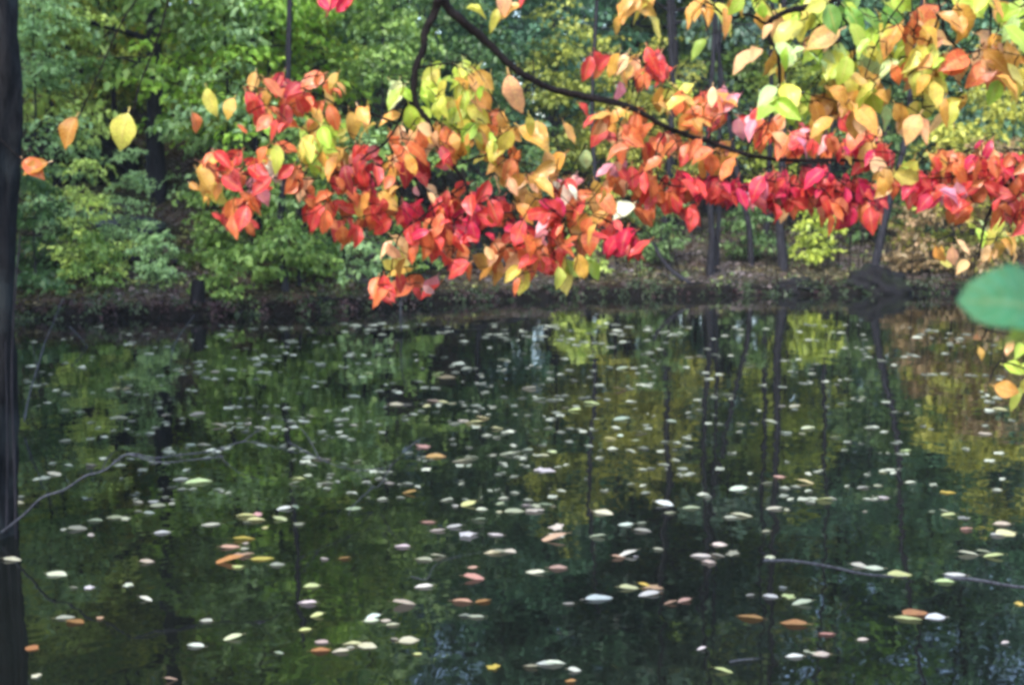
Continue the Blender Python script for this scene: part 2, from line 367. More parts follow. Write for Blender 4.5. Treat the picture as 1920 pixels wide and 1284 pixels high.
SLIM = [
 (1331, 24.9, .85, 'left one of the pair of slim dark stems on the right bank'),
 (1347, 25.2, .85, 'right one of the pair of slim dark stems on the right bank'),
 (1478, 25.2, 1.1, 'slim upright stem in the middle of the right bank'),
 (1556, 26.5, .9, 'slim stem just left of the leaning black stem'),
 (1245, 27.5, 1.0, 'slim tree behind the curved fallen stick'),
 (1440, 28.5, 1.1, 'slim tree set back between the upright stem and the pair'),
]
for i, (px, d, sc, lb) in enumerate(SLIM):
    p = at(px, 350, d); put_tree(bare[i % 2], p.x, p.y, random.uniform(0, 6), sc, [G_TEAL, G_MID, OLIVE][i % 3], lb, name='slim_tree')

# forest behind
r_ = random.Random(21); placed = []
FG = [(G_TEAL, 'bluish green forest tree in the wood behind the pond'), (G_MID, 'mid green forest tree in the wood behind the pond'),
      (G_YEL, 'yellow-green forest tree in the wood behind the pond'), (OLIVE, 'olive forest tree in the wood behind the pond')]
def colour_for(px):
    u = r_.random()
    if px < 620: return FG[1] if u < .4 else FG[2] if u < .88 else FG[0]
    if px < 1150: return FG[0] if u < .7 else FG[1]
    return FG[0] if u < .6 else FG[1] if u < .85 else FG[3]
tries = 0
while len(placed) < 72 and tries < 9000:
    tries += 1
    d = 27+48*r_.random()**.8; px = r_.uniform(-700, 2600); x = (px-960)/F*d; y = d
    if abs(x) < 60 and all((x-a)**2+(y-b)**2 > (1.5+.025*d)**2 for a, b in placed):
        if pond_sd(np.array([x]), np.array([y]))[0] < 3: continue
        if 1000 < px < 1130 and d < 50 and r_.random() < .7: continue
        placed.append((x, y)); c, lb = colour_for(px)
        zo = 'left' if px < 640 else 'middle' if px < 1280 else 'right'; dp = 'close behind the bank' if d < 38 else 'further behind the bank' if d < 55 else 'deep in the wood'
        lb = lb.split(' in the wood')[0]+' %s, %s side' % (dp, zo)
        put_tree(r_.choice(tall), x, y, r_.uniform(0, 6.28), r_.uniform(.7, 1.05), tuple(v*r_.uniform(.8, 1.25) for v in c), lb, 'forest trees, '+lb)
# understory
n = 0; tries = 0; UL = [('yellow-green understory sapling on the left slope', 'saplings on the left slope'), ('green understory sapling behind the middle of the far bank', 'saplings behind the middle'), ('olive understory sapling behind the right bank', 'saplings behind the right bank')]
pl2 = []
while n < 38 and tries < 4000:
    tries += 1
    d = 22.5+22*r_.random(); px = r_.uniform(-250, 2200); x = (px-960)/F*d
    if pond_sd(np.array([x]), np.array([d]))[0] < (1.6 if px < 800 else 4.5): continue
    if any((x-a)**2+(d-b)**2 < 2.4 for a, b in pl2) or (60 < px < 340 and d < 27): continue
    if px > 1150 and r_.random() < .35: continue
    pl2.append((x, d)); n += 1
    c = r_.choice([G_MID, G_YEL, G_PALE, G_MID]) if px < 620 else r_.choice([G_TEAL, G_MID, G_TEAL, G_YEL]) if px < 1150 else r_.choice([OLIVE, G_TEAL, G_MID, G_TEAL])
    cn = {G_MID: 'mid green', G_YEL: 'yellow-green', G_PALE: 'pale green', G_TEAL: 'bluish green', OLIVE: 'olive'}[c]
    zo = 'left end' if px < 330 else 'left part' if px < 640 else 'middle' if px < 1150 else 'right part' if px < 1600 else 'right end'
    lb = '%s understory sapling %s the %s of the bank' % (cn, 'just behind' if d < 30 else 'further behind', zo)
    put_tree(r_.choice(under), x, d, r_.uniform(0, 6), r_.uniform(.7, 1.1), tuple(v*r_.uniform(.8, 1.2) for v in c), lb, 'saplings, '+lb, 'sapling', 'sapling')
# placed shrubs and saplings: px, py of foot's region -> distance
BUSH = [
 (165, 20.4, under[2], .42, G_LIME, 'light green sapling with drooping sprays beside the black trunk'),
 (70, 21.5, under[0], .7, G_PALE, 'pale green sapling close behind the black trunk'),
 (560, 20.8, shrub[2], .95, G_MID, 'green shrub with a dark stem under the left red leaves'),
 (640, 21.6, shrub[2], .95, G_PALE, 'leafy pale green shrub at the water under the red leaves'),
 (470, 21.2, shrub[0], .9, G_MID, 'small green shrub on the left bank, lit leaves on top'),
 (370, 21.4, shrub[0], .6, G_MID, 'low green bush in the middle of the left slope'),
 (290, 20.5, shrub[1], .6, G_PALE, 'tiny pale bush close to the left waterline'),
 (170, 20.1, shrub[1], .65, G_MID, 'tiny green bush near the foot of the left slope'),
 (60, 20.0, shrub[0], .9, G_DEEP, 'dark green bush at the left edge of the far bank'),
 (720, 23.5, under[0], .85, G_MID, 'green sapling behind the tip of the low red spray'),
 (900, 25.5, under[1], .8, G_DEEP, 'dark green sapling behind the centre of the far bank'),
 (1085, 23.8, shrub[1], .7, G_LIME, 'yellow-green bush low on the bank right of the red leaves'),
 (1225, 26.0, shrub[0], .8, OLIVE, 'olive bush above the curved dark stick'),
 (1410, 26.5, shrub[1], .9, OLIVE, 'sparse olive bush behind the pair of slim stems'),
 (1530, 25.6, shrub[1], .8, G_YEL, 'sparse yellow-green bush left of the leaning stem'),
 (1790, 25.6, shrub[2], 1.05, Y_GOLD, 'yellow bush at the right end of the far bank'),
 (1870, 24.9, shrub[2], .95, BEIGE, 'tawny orange bush at the right edge over the water'),
 (1740, 25.1, shrub[0], .85, BEIGE, 'faded beige bush on the right bank by the black hollow'),
 (1900, 27.0, under[2], 1.0, Y_GOLD, 'golden sapling behind the right edge of the bank'),
 (1160, 29.0, under[1], .6, Y_GOLD, 'bright yellow sapling at upper centre right of the dark trunk'),
 (1250, 29.5, under[1], .58, Y_GOLD, 'bright yellow sapling behind the hanging red leaves'),
 (1480, 31.5, under[1], .7, G_YEL, 'yellow-green sapling behind the upper right leaves'),
 (590, 29.5, under[1], .9, G_PALE, 'minty pale sapling at the top left of centre'),
 (410, 27.0, under[1], .95, G_YEL, 'yellow-green sapling on the upper left slope'),
 (1640, 29.5, under[2], 1.0, OLIVE, 'olive sapling behind the leaning stem'),
]
BUSH += [
 (240, 21.8, under[2], .38, G_PALE, 'pale green sapling right of the upturned black root'),
 (100, 22.6, under[0], .8, G_LIME, 'tall light green sapling left of the upturned black root'),
 (430, 23.0, under[0], .9, G_PALE, 'pale green sapling beside the left tip of the red spray'),
 (510, 24.5, under[1], .9, G_YEL, 'yellow-green sapling above the left red spray'),
 (225, 27.0, under[1], .95, G_YEL, 'yellow-green sapling high on the slope at upper left'),
 (90, 26.5, under[1], .95, G_YEL, 'bright yellow-green sapling at the top left corner'),
 (680, 26.0, under[1], 1.0, G_PALE, 'pale mint sapling left of the winding stem at the top'),
 (800, 28.0, under[1], 1.05, G_TEAL, 'bluish green sapling behind the winding stem'),
 (950, 29.0, under[1], 1.05, G_TEAL, 'bluish green sapling under the arching stem'),
 (1600, 33.0, under[1], 1.1, G_TEAL, 'bluish green sapling behind the big yellow leaves'),
 (1380, 34.0, under[1], 1.1, G_MID, 'mid green sapling behind the upper right dark branch'),
 (1760, 31.0, under[1], 1.0, G_TEAL, 'bluish green sapling left of the upper right trunk'),
 (530, 20.7, shrub[1], .8, G_MID, 'small green bush at the foot of the dark upright stem'),
 (410, 20.2, shrub[1], .6, G_MID, 'small bush right of the black stump'),
 (770, 22.6, shrub[1], .7, G_MID, 'small green bush under the lowest red leaves'),
]
for px, d, pr, sc, c, lb in BUSH:
    p = at(px, 350, d); put_tree(pr, p.x, p.y, random.uniform(0, 6), sc, c, lb, None, 'sapling' if 'sapling' in lb else 'bush', 'sapling' if 'sapling' in lb else 'shrub')

# off-frame trees added round the pond to darken the bank
SIDE = [(-7.5, 9), (-9, 13), (-9.5, 17.5), (-12, 20.5), (-6, 4), (21, 22), (22, 15), (20, 25.5), (13.5, 27), (-10, 24)]
for i, (x, y) in enumerate(SIDE):
    put_tree(tall[i % 4], x, y, i*1.3, .9, FG[(i*3) % 4][0], 'tall off-frame tree added beside the pond to darken the bank', 'added trees beside the pond')

# far wood, one mass: leaves with bluish haze painted into their colour, trunks
r = np.random.default_rng(5); N = 80000
ang = r.uniform(-.75, .75, N); dist = r.uniform(72, 105, N); X = np.sin(ang)*dist; Y = np.cos(ang)*dist
cl = (np.sin(ang*41)+np.sin(ang*23+1)+np.sin(ang*97+2)*.6)*1.3
Z0 = height(X, Y); Hh = (17+cl*1.2)
Z = Z0+Hh*r.uniform(0, 1, N)**.8
P = np.stack([X, Y, Z], 1); L = r.uniform(.35, .75, N)
V, Fc, v = leaf_quads(P, r.normal(0, 1, (N, 3)), r.normal(0, .6, (N, 3))+np.array([0, -.3, .8]), L, L*.7, np.clip(.5+r.normal(0, .2, N)+.12*np.sin(ang*57), 0, 1))
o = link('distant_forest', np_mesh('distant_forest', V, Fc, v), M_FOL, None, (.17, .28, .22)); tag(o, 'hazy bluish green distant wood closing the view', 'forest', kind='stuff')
T = Tubes()
for i in range(150):
    a = r.uniform(-.6, .6); d = r.uniform(62, 92); x, y = math.sin(a)*d, math.cos(a)*d; z = gz(x, y)
    T.add([(x, y, z-.5), (x+r.normal(0, .2), y, z+6), (x+r.normal(0, .5), y, z+14)], [.22, .17, .1], 6)
o = link('distant_trunks', T.mesh(), M_BARK); tag(o, 'thin dark trunks of the distant wood', 'trunks', kind='stuff')

# leaf litter lying on the banks
N = 30000; r = np.random.default_rng(11)
px = r.uniform(-150, 2100, N); d = 19+14*r.uniform(0, 1, N)**1.3; X = (px-960)/F*d; Y = d
k = pond_sd(X, Y) > .15; X = X[k]; Y = Y[k]; n = len(X); Z = height(X, Y)+.015
P = np.stack([X, Y, Z], 1); L = r.uniform(.05, .13, n); Nn = np.array([[0, -.2, 1.]])+r.normal(0, .45, (n, 3)); D = r.normal(0, 1, (n, 3)); D[:, 2] *= .2
patch = (np.sin(X*2.1)+np.cos(Y*2.7+X)) > 0
for nm, c, sel, lb in (('leaf_litter', (.11, .09, .085), patch, 'faded grey brown leaf litter on the far bank'), ('leaf_litter', (.10, .085, .04), ~patch, 'tawny olive leaf litter on the far bank')):
    V, Fc, v = leaf_quads(P[sel], D[sel], Nn[sel], L[sel], L[sel]*.6, r.uniform(0, 1, sel.sum()))
    tag(link(nm, np_mesh(nm, V, Fc, v), M_FOL, None, c), lb, 'leaf litter', kind='stuff')

# ------------------------------------------------------------------ pieces on the far bank
def stick(name, pts, rad, mat, label, cat, sides=6, wob=.06, group=None):
    pts = smooth_path(pts, 4); N_ = len(pts); b = pts[0]
    T = Tubes(); T.add([p-b for p in pts], [rad[0]+(rad[1]-rad[0])*i/(N_-1) for i in range(N_)], sides, wob, 3)
    return tag(link(name, T.mesh(), mat, None, None, b), label, cat, group)
def foot(px, d, dz=-.15):
    p = at(px, 350, d); return Vector((p.x, p.y, gz(p.x, p.y)+dz))
stick('leaning_stem', [foot(1632, 24.4), at(1640, 500, 24.5), at(1655, 430, 24.6), at(1668, 380, 24.7), at(1700, 250, 25), at(1720, 60, 25.4), at(1770, -200, 26), at(1800, -420, 26.5)], (.085, .03), M_BARK, 'black stem leaning right out of the hollow on the right bank', 'tree stem')
stick('leaning_stem', [foot(1412, 25.8), at(1405, 430, 25.8), at(1392, 370, 25.9), at(1375, 280, 26), at(1350, 120, 26.3), at(1330, -120, 27)], (.06, .03), M_BARK, 'short dark stem leaning left under the middle of the red spray', 'tree stem')
stick('curved_stick', [foot(1312, 23.65, -.1), at(1290, 530, 23.8), at(1262, 510, 23.9), at(1238, 482, 24.1), at(1225, 455, 24.3)], (.05, .03), M_BARK, 'curved dark stick slanting down the bank to the water', 'stick')
stick('dark_stem', [foot(532, 20.6), at(530, 480, 20.6), at(527, 400, 20.7), at(535, 300, 20.8), at(540, 150, 21), at(545, -100, 21.5)], (.07, .04), M_BARK, 'dark upright stem among the green shrubs left of the red leaves', 'tree stem')
stick('dark_stem', [foot(1100, 24), at(1105, 500, 24), at(1118, 380, 24.2), at(1110, 200, 24.5), at(1125, -100, 25)], (.05, .03), M_BARK, 'dark stem behind the right end of the left red spray', 'tree stem')
# stump, boulder, hollow root mass
def lump(name, loc, size, seed, mat, label, cat, rough=.22, sub=4, sq=1.0):
    import bmesh
    bm = bmesh.new(); bmesh.ops.create_icosphere(bm, subdivisions=sub, radius=1); rr = random.Random(seed)
    ks = [(Vector((rr.uniform(-1, 1), rr.uniform(-1, 1), rr.uniform(-1, 1))).normalized()*rr.uniform(1.5, 6), rr.uniform(0, 6), rr.uniform(.3, 1)) for _ in range(9)]; ks_ = sum(w for _, _, w in ks)
    for v in bm.verts:
        f = sum(w/ks_*math.sin(k.dot(v.co)*2.2+ph) for k, ph, w in ks)*1.6
        v.co = v.co*(1+rough*f)
        v.co = Vector((v.co.x*size[0], v.co.y*size[1], v.co.z*size[2]))
    me = bpy.data.meshes.new(name); bm.to_mesh(me); bm.free(); me.shade_smooth()
    o = link(name, me, mat, None, None, loc); return tag(o, label, cat)
p = foot(245, 22.3, .05); lump('boulder', p, (.5, .3, .16), 9, M_ROCK, 'low grey boulder on the left slope', 'boulder')
p = foot(365, 19.95, .0); stick('stump', [p, p+Vector((0, 0, .22)), p+Vector((.01, 0, .38))], (.11, .08), M_BARKW, 'short black stump at the left waterline', 'stump', 9, .1)
p = foot(1650, 24.2, .0); p.z = .12; lump('root_mass', p, (.50, .35, .30), 12, M_BARKW, 'black root mass overhanging the water under the leaning stem', 'root mass', .4)
p = foot(1500, 24.05, .0); p.z = .08; lump('root_mass', p, (.40, .22, .16), 15, M_BARKW, 'low dark root mass on the waterline of the right bank', 'root mass', .4)
p = at(155, 225, 24.5); lump('upturned_root', Vector((p.x, p.y, gz(p.x, p.y)+.35)), (.85, .5, .5), 18, M_BARKW, 'black upturned root plate on the left slope behind the lone yellow leaf', 'root plate', .45)
stick('fallen_log', [foot(60, 20.6, .1), foot(200, 20.9, .1), foot(330, 21.3, .08)], (.09, .06), M_BARKW, 'dark fallen log lying low on the left bank', 'log', 8, .08)
stick('fallen_log', [foot(700, 22.2, .1), foot(860, 23.4, .14), foot(990, 24.2, .1)], (.08, .05), M_BARKW, 'mossy dark log on the bank under the lowest red leaves', 'log', 8, .08)
# exposed roots along the bank's edge
r = random.Random(3); T = Tubes()
for i in range(46):
    px = r.uniform(20, 1900); s0 = None
    for d in np.arange(18.8, 25, .05):
        q = at(px, 350, d)
        if pond_sd(np.array([q.x]), np.array([q.y]))[0] > .12: s0 = q; break
    if s0 is None: continue
    z = gz(s0.x, s0.y); dx = r.uniform(-.5, .5)
    ra = .006+.018*r.random()**2; T.add(smooth_path([(s0.x-dx, s0.y+.3, z+.02), (s0.x-dx*.3, s0.y+.05, z+.02), (s0.x+dx*.6, s0.y-.12, max(z-.1, .04)), (s0.x+dx*r.uniform(.8, 2), s0.y-.3, -.05)], 3), [ra*(1-.06*q) for q in range(10)], 5)
tag(link('bank_roots', T.mesh(), M_BARKW), 'tangle of dark roots hanging over the far waterline', 'roots', kind='stuff')

# sparse low growth over the slopes
r = np.random.default_rng(41); lim = []
for i in range(680):
    d = (20+11*r.random() if i < 420 else 19.4+3.2*r.random()); x = (r.uniform(-60, 1980 if i < 420 else 1000)-960)/F*d
    if pond_sd(np.array([x]), np.array([d]))[0] < .35: continue
    for q in range(4): lim.append(limb((x, d, gz(x, d)-.02), r.uniform(0, 6.28), r.uniform(.2, 1.2), r.uniform(.15, .5), r, .5, 5))
order = r.permutation(len(lim)); h = len(lim)
for a_, b_, c, lb in ((0, .5, (.11, .17, .05), 'sparse olive low growth on the slopes of the far bank'), (.5, .75, (.22, .24, .07), 'yellowing low growth on the slopes of the far bank'), (.75, 1, (.10, .065, .05), 'brown withered low growth on the slopes of the far bank')):
    V, Fc, v = spray_cloud([lim[i] for i in order[int(h*a_):int(h*b_)]], r, .08, .075, 3, .16)
    tag(link('undergrowth', np_mesh('undergrowth', V, Fc, v), M_FOL, None, c), lb, 'undergrowth', kind='stuff')
# tangle of thin dark brush stems on the right bank
r = random.Random(44); T = Tubes()
for i in range(260):
    d = r.uniform(23.9, 29); px = r.uniform(1130, 1960); p = at(px, 350, d); z = gz(p.x, p.y); hh = r.uniform(.3, 1.3)*(1.6 if r.random() < .12 else 1)
    dx, dy = r.gauss(0, .35)*hh, r.gauss(0, .3)*hh; ra = r.uniform(.004, .011)
    T.add([(p.x, p.y, z-.05), (p.x+dx*.3, p.y+dy*.3, z+hh*.5), (p.x+dx+r.gauss(0, .06), p.y+dy, z+hh)], [ra, ra*.8, ra*.4], 4)
tag(link('brush', T.mesh(), M_TWIG), 'tangle of thin dark brush stems on the right bank', 'brush', kind='stuff')
# low growth spilling over the bank's edge
r = np.random.default_rng(31); lim = []
for i in range(270):
    px = r.uniform(-60, 1980); q0 = None
    for d in np.arange(18.6, 25, .06):
        x = (px-960)/F*d
        if pond_sd(np.array([x]), np.array([d]))[0] > r.uniform(.02, .5): q0 = (x, d, gz(x, d)); break
    if q0:
        for q in range(3): lim.append(limb((q0[0], q0[1], q0[2]-.02), r.uniform(-PI*.95, -.05) if q else r.uniform(0, 6), r.uniform(0, 1.1), r.uniform(.12, .42), r, .7, 5))
h = len(lim)//2; order = r.permutation(len(lim))
for sel, c, lb in ((order[:h], (.04, .065, .025), 'dark low plants hanging over the edge of the far bank'), (order[h:int(h*1.6)], (.045, .02, .022), 'dull reddish brown low plants along the far waterline')):
    V, Fc, v = spray_cloud([lim[i] for i in sel], r, .05, .055, 4, .14)
    tag(link('bank_plants', np_mesh('bank_plants', V, Fc, v), M_FOL, None, c), lb, 'plants', kind='stuff')

# ------------------------------------------------------------------ big leaf shapes
def leaf_mesh(seed, wr=.5, bend=.25, fold=.18, pet=.18, n=9, rnd=False):
    r = random.Random(seed); V = []; UV = []; F_ = []
    tw = r.uniform(-.25, .25); wl = [1+r.uniform(-.06, .06) for _ in range(n+1)]
    for i in range(n+1):
        t = i/n; w = wr*.5*(math.sin(PI*min(t**.92, 1))**.8)*(1-.1*t)*wl[i] if 0 < i < n else 0.004
        if rnd and 0 < i < n: w = wr*.5*math.sin(PI*min(t**1.25, 1))**.5
        elif t > .85: w *= .8
        y = t; z = -bend*t*t+.015*math.sin(t*9+seed)
        a = tw*t
        for s, c in ((-1, -1), (-.5, -.5), (0, 0), (.5, .5), (1, 1)):
            zz = z+abs(s)*w*fold*1.6+.025*math.sin(t*14+s*3+seed)*abs(s)
            x = s*w
            V.append((x*math.cos(a), y, zz+x*math.sin(a))); UV.append((t, c))
    for i in range(n):
        for j in range(4):
            a = i*5+j; F_.append((a, a+1, a+6, a+5))
    k = len(V); q = .012
    V += [(-q, -pet, .03), (q, -pet, .03), (q, 0, 0), (-q, 0, 0)]; UV += [(0, 0)]*4
    F_.append((k, k+1, k+2, k+3))
    return np_mesh('leaf', V, F_, smooth=True, uv=UV)
LEAFS = [leaf_mesh(i, [.52, .6, .66, .56, .62, .46][i % 6], [.1, .3, .55, .2, .4, .7][i % 6], [.15, .4, .1, .6, .3, .2][i % 6]) for i in range(12)]
for m in LEAFS: m.materials.append(M_LEAF)
def maple_mesh(seed):
    r = random.Random(seed); pts = []; skew = r.uniform(.7, 1.2)
    lob = [(-150, .35), (-118, .62), (-92, .5), (-62, .82), (-38, .6), (-18, .75), (0, 1.0), (18, .75), (38, .6), (62, .82), (92, .5), (118, .62), (150, .35), (180, .12)]
    V = [(0, 0, 0)]; UV = [(.5, 0)]
    for a, q in lob:
        a = math.radians(a); q *= .5*r.uniform(.92, 1.08); V.append((q*math.sin(a)*skew, q*math.cos(a), .10*r.uniform(-.4, 1))); UV.append((q, 1))
    n = len(lob); F_ = [(0, i+1, (i+1) % n+1) for i in range(n)]
    return np_mesh('maple_leaf', V, F_, smooth=False, uv=UV)
MAPLES = [maple_mesh(i) for i in range(8)]
for m in MAPLES: m.materials.append(M_LEAF)

PAL = {'R': (.56, .03, .055), 'M': (.57, .012, .095), 'D': (.33, .02, .05), 'O': (.62, .125, .05), 'A': (.60, .28, .06), 'Y': (.58, .50, .09), 'G': (.42, .54, .06),
       'K': (.16, .32, .05), 'C': (.80, .78, .58), 'P': (.78, .30, .36), 'B': (.42, .16, .03), 'E': (.78, .40, .20), 'T': (.10, .36, .16), 'L': (.52, .64, .26)}  # cream C also paints white highlights among the red leaves
def jit(c, r, s=.16):
    f = r.uniform(1-s, 1+s); return tuple(min(.85, max(.004, x*f*r.uniform(.88, 1.12))) for x in c)
def place_leaf(base, direction, normal, length, color, parent, name='leaf', mesh=None, r=random, wscale=1.0):
    D = direction.normalized(); Nn = (normal-D*normal.dot(D)); Nn = Nn.normalized() if Nn.length > 1e-4 else D.orthogonal().normalized()
    X = D.cross(Nn)
    M3 = Matrix((X, D, Nn)).transposed()
    o = link(name, mesh or r.choice(LEAFS), None, parent, color)
    q = M3.to_quaternion(); o.rotation_mode = 'QUATERNION'; o.rotation_quaternion = q
    o.location = base-(parent.location if parent else Vector()); o.scale = (length*wscale, length, length)
    return o
def branch(name, label, stems, clusters, d0, Lpx, seed, dspread=.28, rad=(.011, .003), twr=.0018, cat='branch', mult=1.0):
    """stems: list of ([(px,py[,d])...], r0, r1); clusters: (px,py,spread,'colours', n)"""
    r = random.Random(seed)
    main = [at(p[0], p[1], p[2] if len(p) > 2 else d0) for p in stems[0][0]]
    e = empty(name, main[0], label, cat); o = e.location.copy()
    T = Tubes(); nodesP = []
    for pts, r0, r1 in stems:
        P3 = smooth_path([at(p[0], p[1], p[2] if len(p) > 2 else d0) for p in pts], 6)
        n_ = len(P3); wob = [Vector((r.uniform(-1, 1), r.uniform(-1, 1), r.uniform(-1, 1)))*.0018 for _ in P3]
        P3 = [p+w for p, w in zip(P3, wob)]
        T.add([p-o for p in P3], [r0+(r1-r0)*i/(n_-1)+(.25*r1 if i % 7 == 3 else 0) for i in range(n_)], 7, .08, seed); nodesP += P3
    link('stem', T.mesh(), M_TWIG, e)
    tg = []
    for cx, cy, sp, cols, n_ in clusters:
        for k in range(int(n_*mult+r.random()) if n_ > 1 else 1):
            a = r.uniform(0, 6.28); q = (sp*1.45+3)*math.sqrt(r.random())
            cc_ = cols[k % len(cols)]
            if cy < 330 and cc_ in 'RMD' and r.random() < .3: cc_ = r.choice('OAE')
            tg.append((cx+q*math.cos(a)*1.15, cy+q*math.sin(a)*.85, cc_))
    if len(tg) > 298: r.shuffle(tg); tg = tg[:298]
    tgt = []
    for x, y, c in tg:
        d = d0+r.uniform(-.35, 1)*dspread; tgt.append((at(x, y, d), c, x, y, d))
    NP = [tuple(p) for p in nodesP]
    arr = np.array(NP)
    tgt.sort(key=lambda t: float(np.min(np.sum((arr-np.array(t[0]))**2, 1))))
    TW = Tubes(); cnt = 0; stuffV = []
    for P, c, x, y, d in tgt:
        L = Lpx/F*d*r.choice((.5, .65, .8, .9, 1.0, 1.05))*r.uniform(.9, 1.05)
        side = Vector((r.uniform(-1, 1), r.uniform(-.5, .3), 0))
        D = (Vector((0, 0, -r.uniform(.15, .95)))+side*r.uniform(.3, 1.5)).normalized()
        Nn = Vector((r.uniform(-.9, .9), -1, r.uniform(-.1, 2.0)))
        base = P-D*L*.5
        at_ = base-D*L*.17+Vector((0, 0, .004))
        A = np.array(NP); dd = np.sum((A-np.array(at_))**2, 1)+.35*np.clip(np.array(at_)[2]-A[:, 2], 0, None)**2
        j = int(np.argmin(dd)); q = Vector(NP[j]); ln = (at_-q).length
        if ln > .012:
            k = max(3, int(ln/.05)+2); pts = []
            off = Vector((r.uniform(-1, 1), r.uniform(-1, 1), r.uniform(.2, 1)))*ln*.10
            for i in range(k):
                t = i/(k-1); p_ = q.lerp(at_, t)+off*math.sin(PI*t)+Vector((r.uniform(-1, 1), r.uniform(-1, 1), r.uniform(-1, 1)))*.0015*(0 < i < k-1)
                pts.append(p_)
                if i: NP.append(tuple(p_))
            TW.add([p-o for p in pts], [twr*(1.3 if ln > .15 else 1)*(1-.35*i/(k-1)) for i in range(k)], 4)
        place_leaf(base, D, Nn, L, jit(PAL[c], r), e, r=r, wscale=r.uniform(.85, 1.2)); cnt += 1
    for _ in range(int(len(tg)*.22)):
        q = Vector(NP[r.randrange(len(NP))]); dv = Vector((r.uniform(-1, 1), r.uniform(-.6, .3), r.uniform(-.8, .5)))*r.uniform(.04, .13)
        k_ = Vector((r.uniform(-1, 1), 0, r.uniform(-1, 1)))*.012
        TW.add([q-o, q+dv*.35+k_-o, q+dv*.7-k_*.6-o, q+dv-o], [twr*.8, twr*.7, twr*.6, twr*.45], 4)
    t = link('twigs', TW.mesh(), M_TWIG, e); t['kind'] = 'stuff'
    return e

# left red branch
left_cl = [(495, 165, 16, 'ARA', 3), (530, 172, 12, 'D', 2), (375, 232, 4, 'O', 1), (437, 200, 8, 'A', 1), (400, 203, 8, 'Y', 1), (457, 240, 5, 'O', 1), (480, 200, 10, 'R', 2), (515, 225, 18, 'ROR', 4),
 (560, 190, 15, 'OR', 3), (612, 165, 16, 'OA', 3), (600, 145, 8, 'D', 1), (575, 205, 12, 'RO', 2), (605, 230, 20, 'OAY', 4), (590, 250, 20, 'YG', 4), (625, 262, 14, 'GY', 3), (680, 228, 12, 'YA', 3),
 (400, 312, 12, 'OR', 3), (428, 305, 8, 'R', 2), (388, 350, 14, 'AYA', 4), (440, 338, 14, 'RO', 3), (428, 400, 14, 'RO', 3), (460, 415, 14, 'OR', 3), (415, 425, 8, 'R', 1), (475, 355, 14, 'PR', 3), (495, 315, 12, 'R', 2),
 (528, 318, 10, 'RC', 3), (560, 350, 14, 'OE', 3), (470, 385, 12, 'RO', 2), (515, 290, 16, 'OY', 3), (600, 285, 18, 'YA', 4), (630, 305, 14, 'AO', 3), (600, 300, 14, 'AG', 2), (640, 330, 14, 'RD', 3), (690, 300, 14, 'RD', 4), (690, 335, 14, 'RM', 3),
 (660, 345, 12, 'OR', 3), (610, 395, 20, 'ORO', 6), (650, 432, 14, 'RO', 3), (590, 405, 10, 'R', 2), (690, 385, 20, 'OAR', 6), (720, 365, 14, 'AY', 3), (745, 345, 14, 'AO', 3), (745, 305, 18, 'OA', 5), (765, 270, 18, 'OE', 5),
 (800, 258, 16, 'AE', 4), (790, 320, 16, 'DR', 4), (830, 310, 16, 'DR', 4), (720, 405, 16, 'OR', 4), (760, 180, 14, 'GL', 4), (850, 138, 20, 'GY', 6), (885, 165, 20, 'YGA', 6), (905, 195, 16, 'AY', 4), (845, 205, 18, 'GK', 4),
 (865, 238, 14, 'GY', 3), (920, 232, 16, 'AO', 4), (942, 258, 12, 'A', 3), (905, 285, 16, 'GY', 4), (875, 262, 12, 'AR', 3), (942, 300, 16, 'AO', 4), (765, 405, 16, 'MR', 6), (762, 430, 12, 'MR', 3), (800, 360, 10, 'PE', 2),
 (850, 378, 18, 'RO', 5), (900, 385, 20, 'MRM', 7), (932, 402, 16, 'RO', 5), (802, 432, 16, 'OR', 4), (830, 460, 18, 'OR', 6), (858, 492, 14, 'OR', 4), (892, 440, 18, 'RM', 6), (845, 430, 14, 'RM', 4), (782, 462, 12, 'RO', 3), (738, 465, 12, 'AE', 3),
 (750, 498, 14, 'AY', 3), (712, 540, 12, 'RO', 4), (742, 532, 10, 'RO', 3), (792, 540, 12, 'RPO', 3), (972, 440, 14, 'RM', 4), (1000, 470, 16, 'RO', 5), (1028, 502, 12, 'R', 3), (980, 482, 14, 'OE', 4), (1040, 472, 14, 'RO', 4),
 (1010, 428, 14, 'RP', 3), (1050, 418, 16, 'OR', 5), (1030, 398, 14, 'RM', 4), (1075, 380, 16, 'OR', 5), (1120, 372, 12, 'OA', 3), (1110, 430, 14, 'AO', 4), (1082, 460, 14, 'OR', 3), (1098, 500, 12, 'AG', 3), (1062, 512, 10, 'GY', 3),
 (1150, 440, 14, 'MR', 5), (1172, 458, 12, 'MR', 4), (1190, 462, 8, 'R', 2), (760, 215, 16, 'GA', 3), (800, 160, 16, 'GY', 3), (830, 180, 18, 'YG', 4), (870, 205, 20, 'YA', 4), (900, 245, 18, 'YG', 4), (930, 275, 16, 'YA', 3), (850, 270, 16, 'AO', 3), (940, 482, 12, 'OE', 3), (970, 520, 10, 'OY', 2), (925, 500, 14, 'AO', 4), (1000, 345, 14, 'AE', 3), (1055, 350, 14, 'RPC', 5), (1028, 312, 10, 'A', 2),
 (1102, 305, 3, 'L', 1), (1172, 392, 3, 'C', 1), (985, 382, 12, 'A', 3), (955, 345, 12, 'AE', 3), (1140, 400, 12, 'OA', 3), (820, 400, 14, 'RM', 3)]
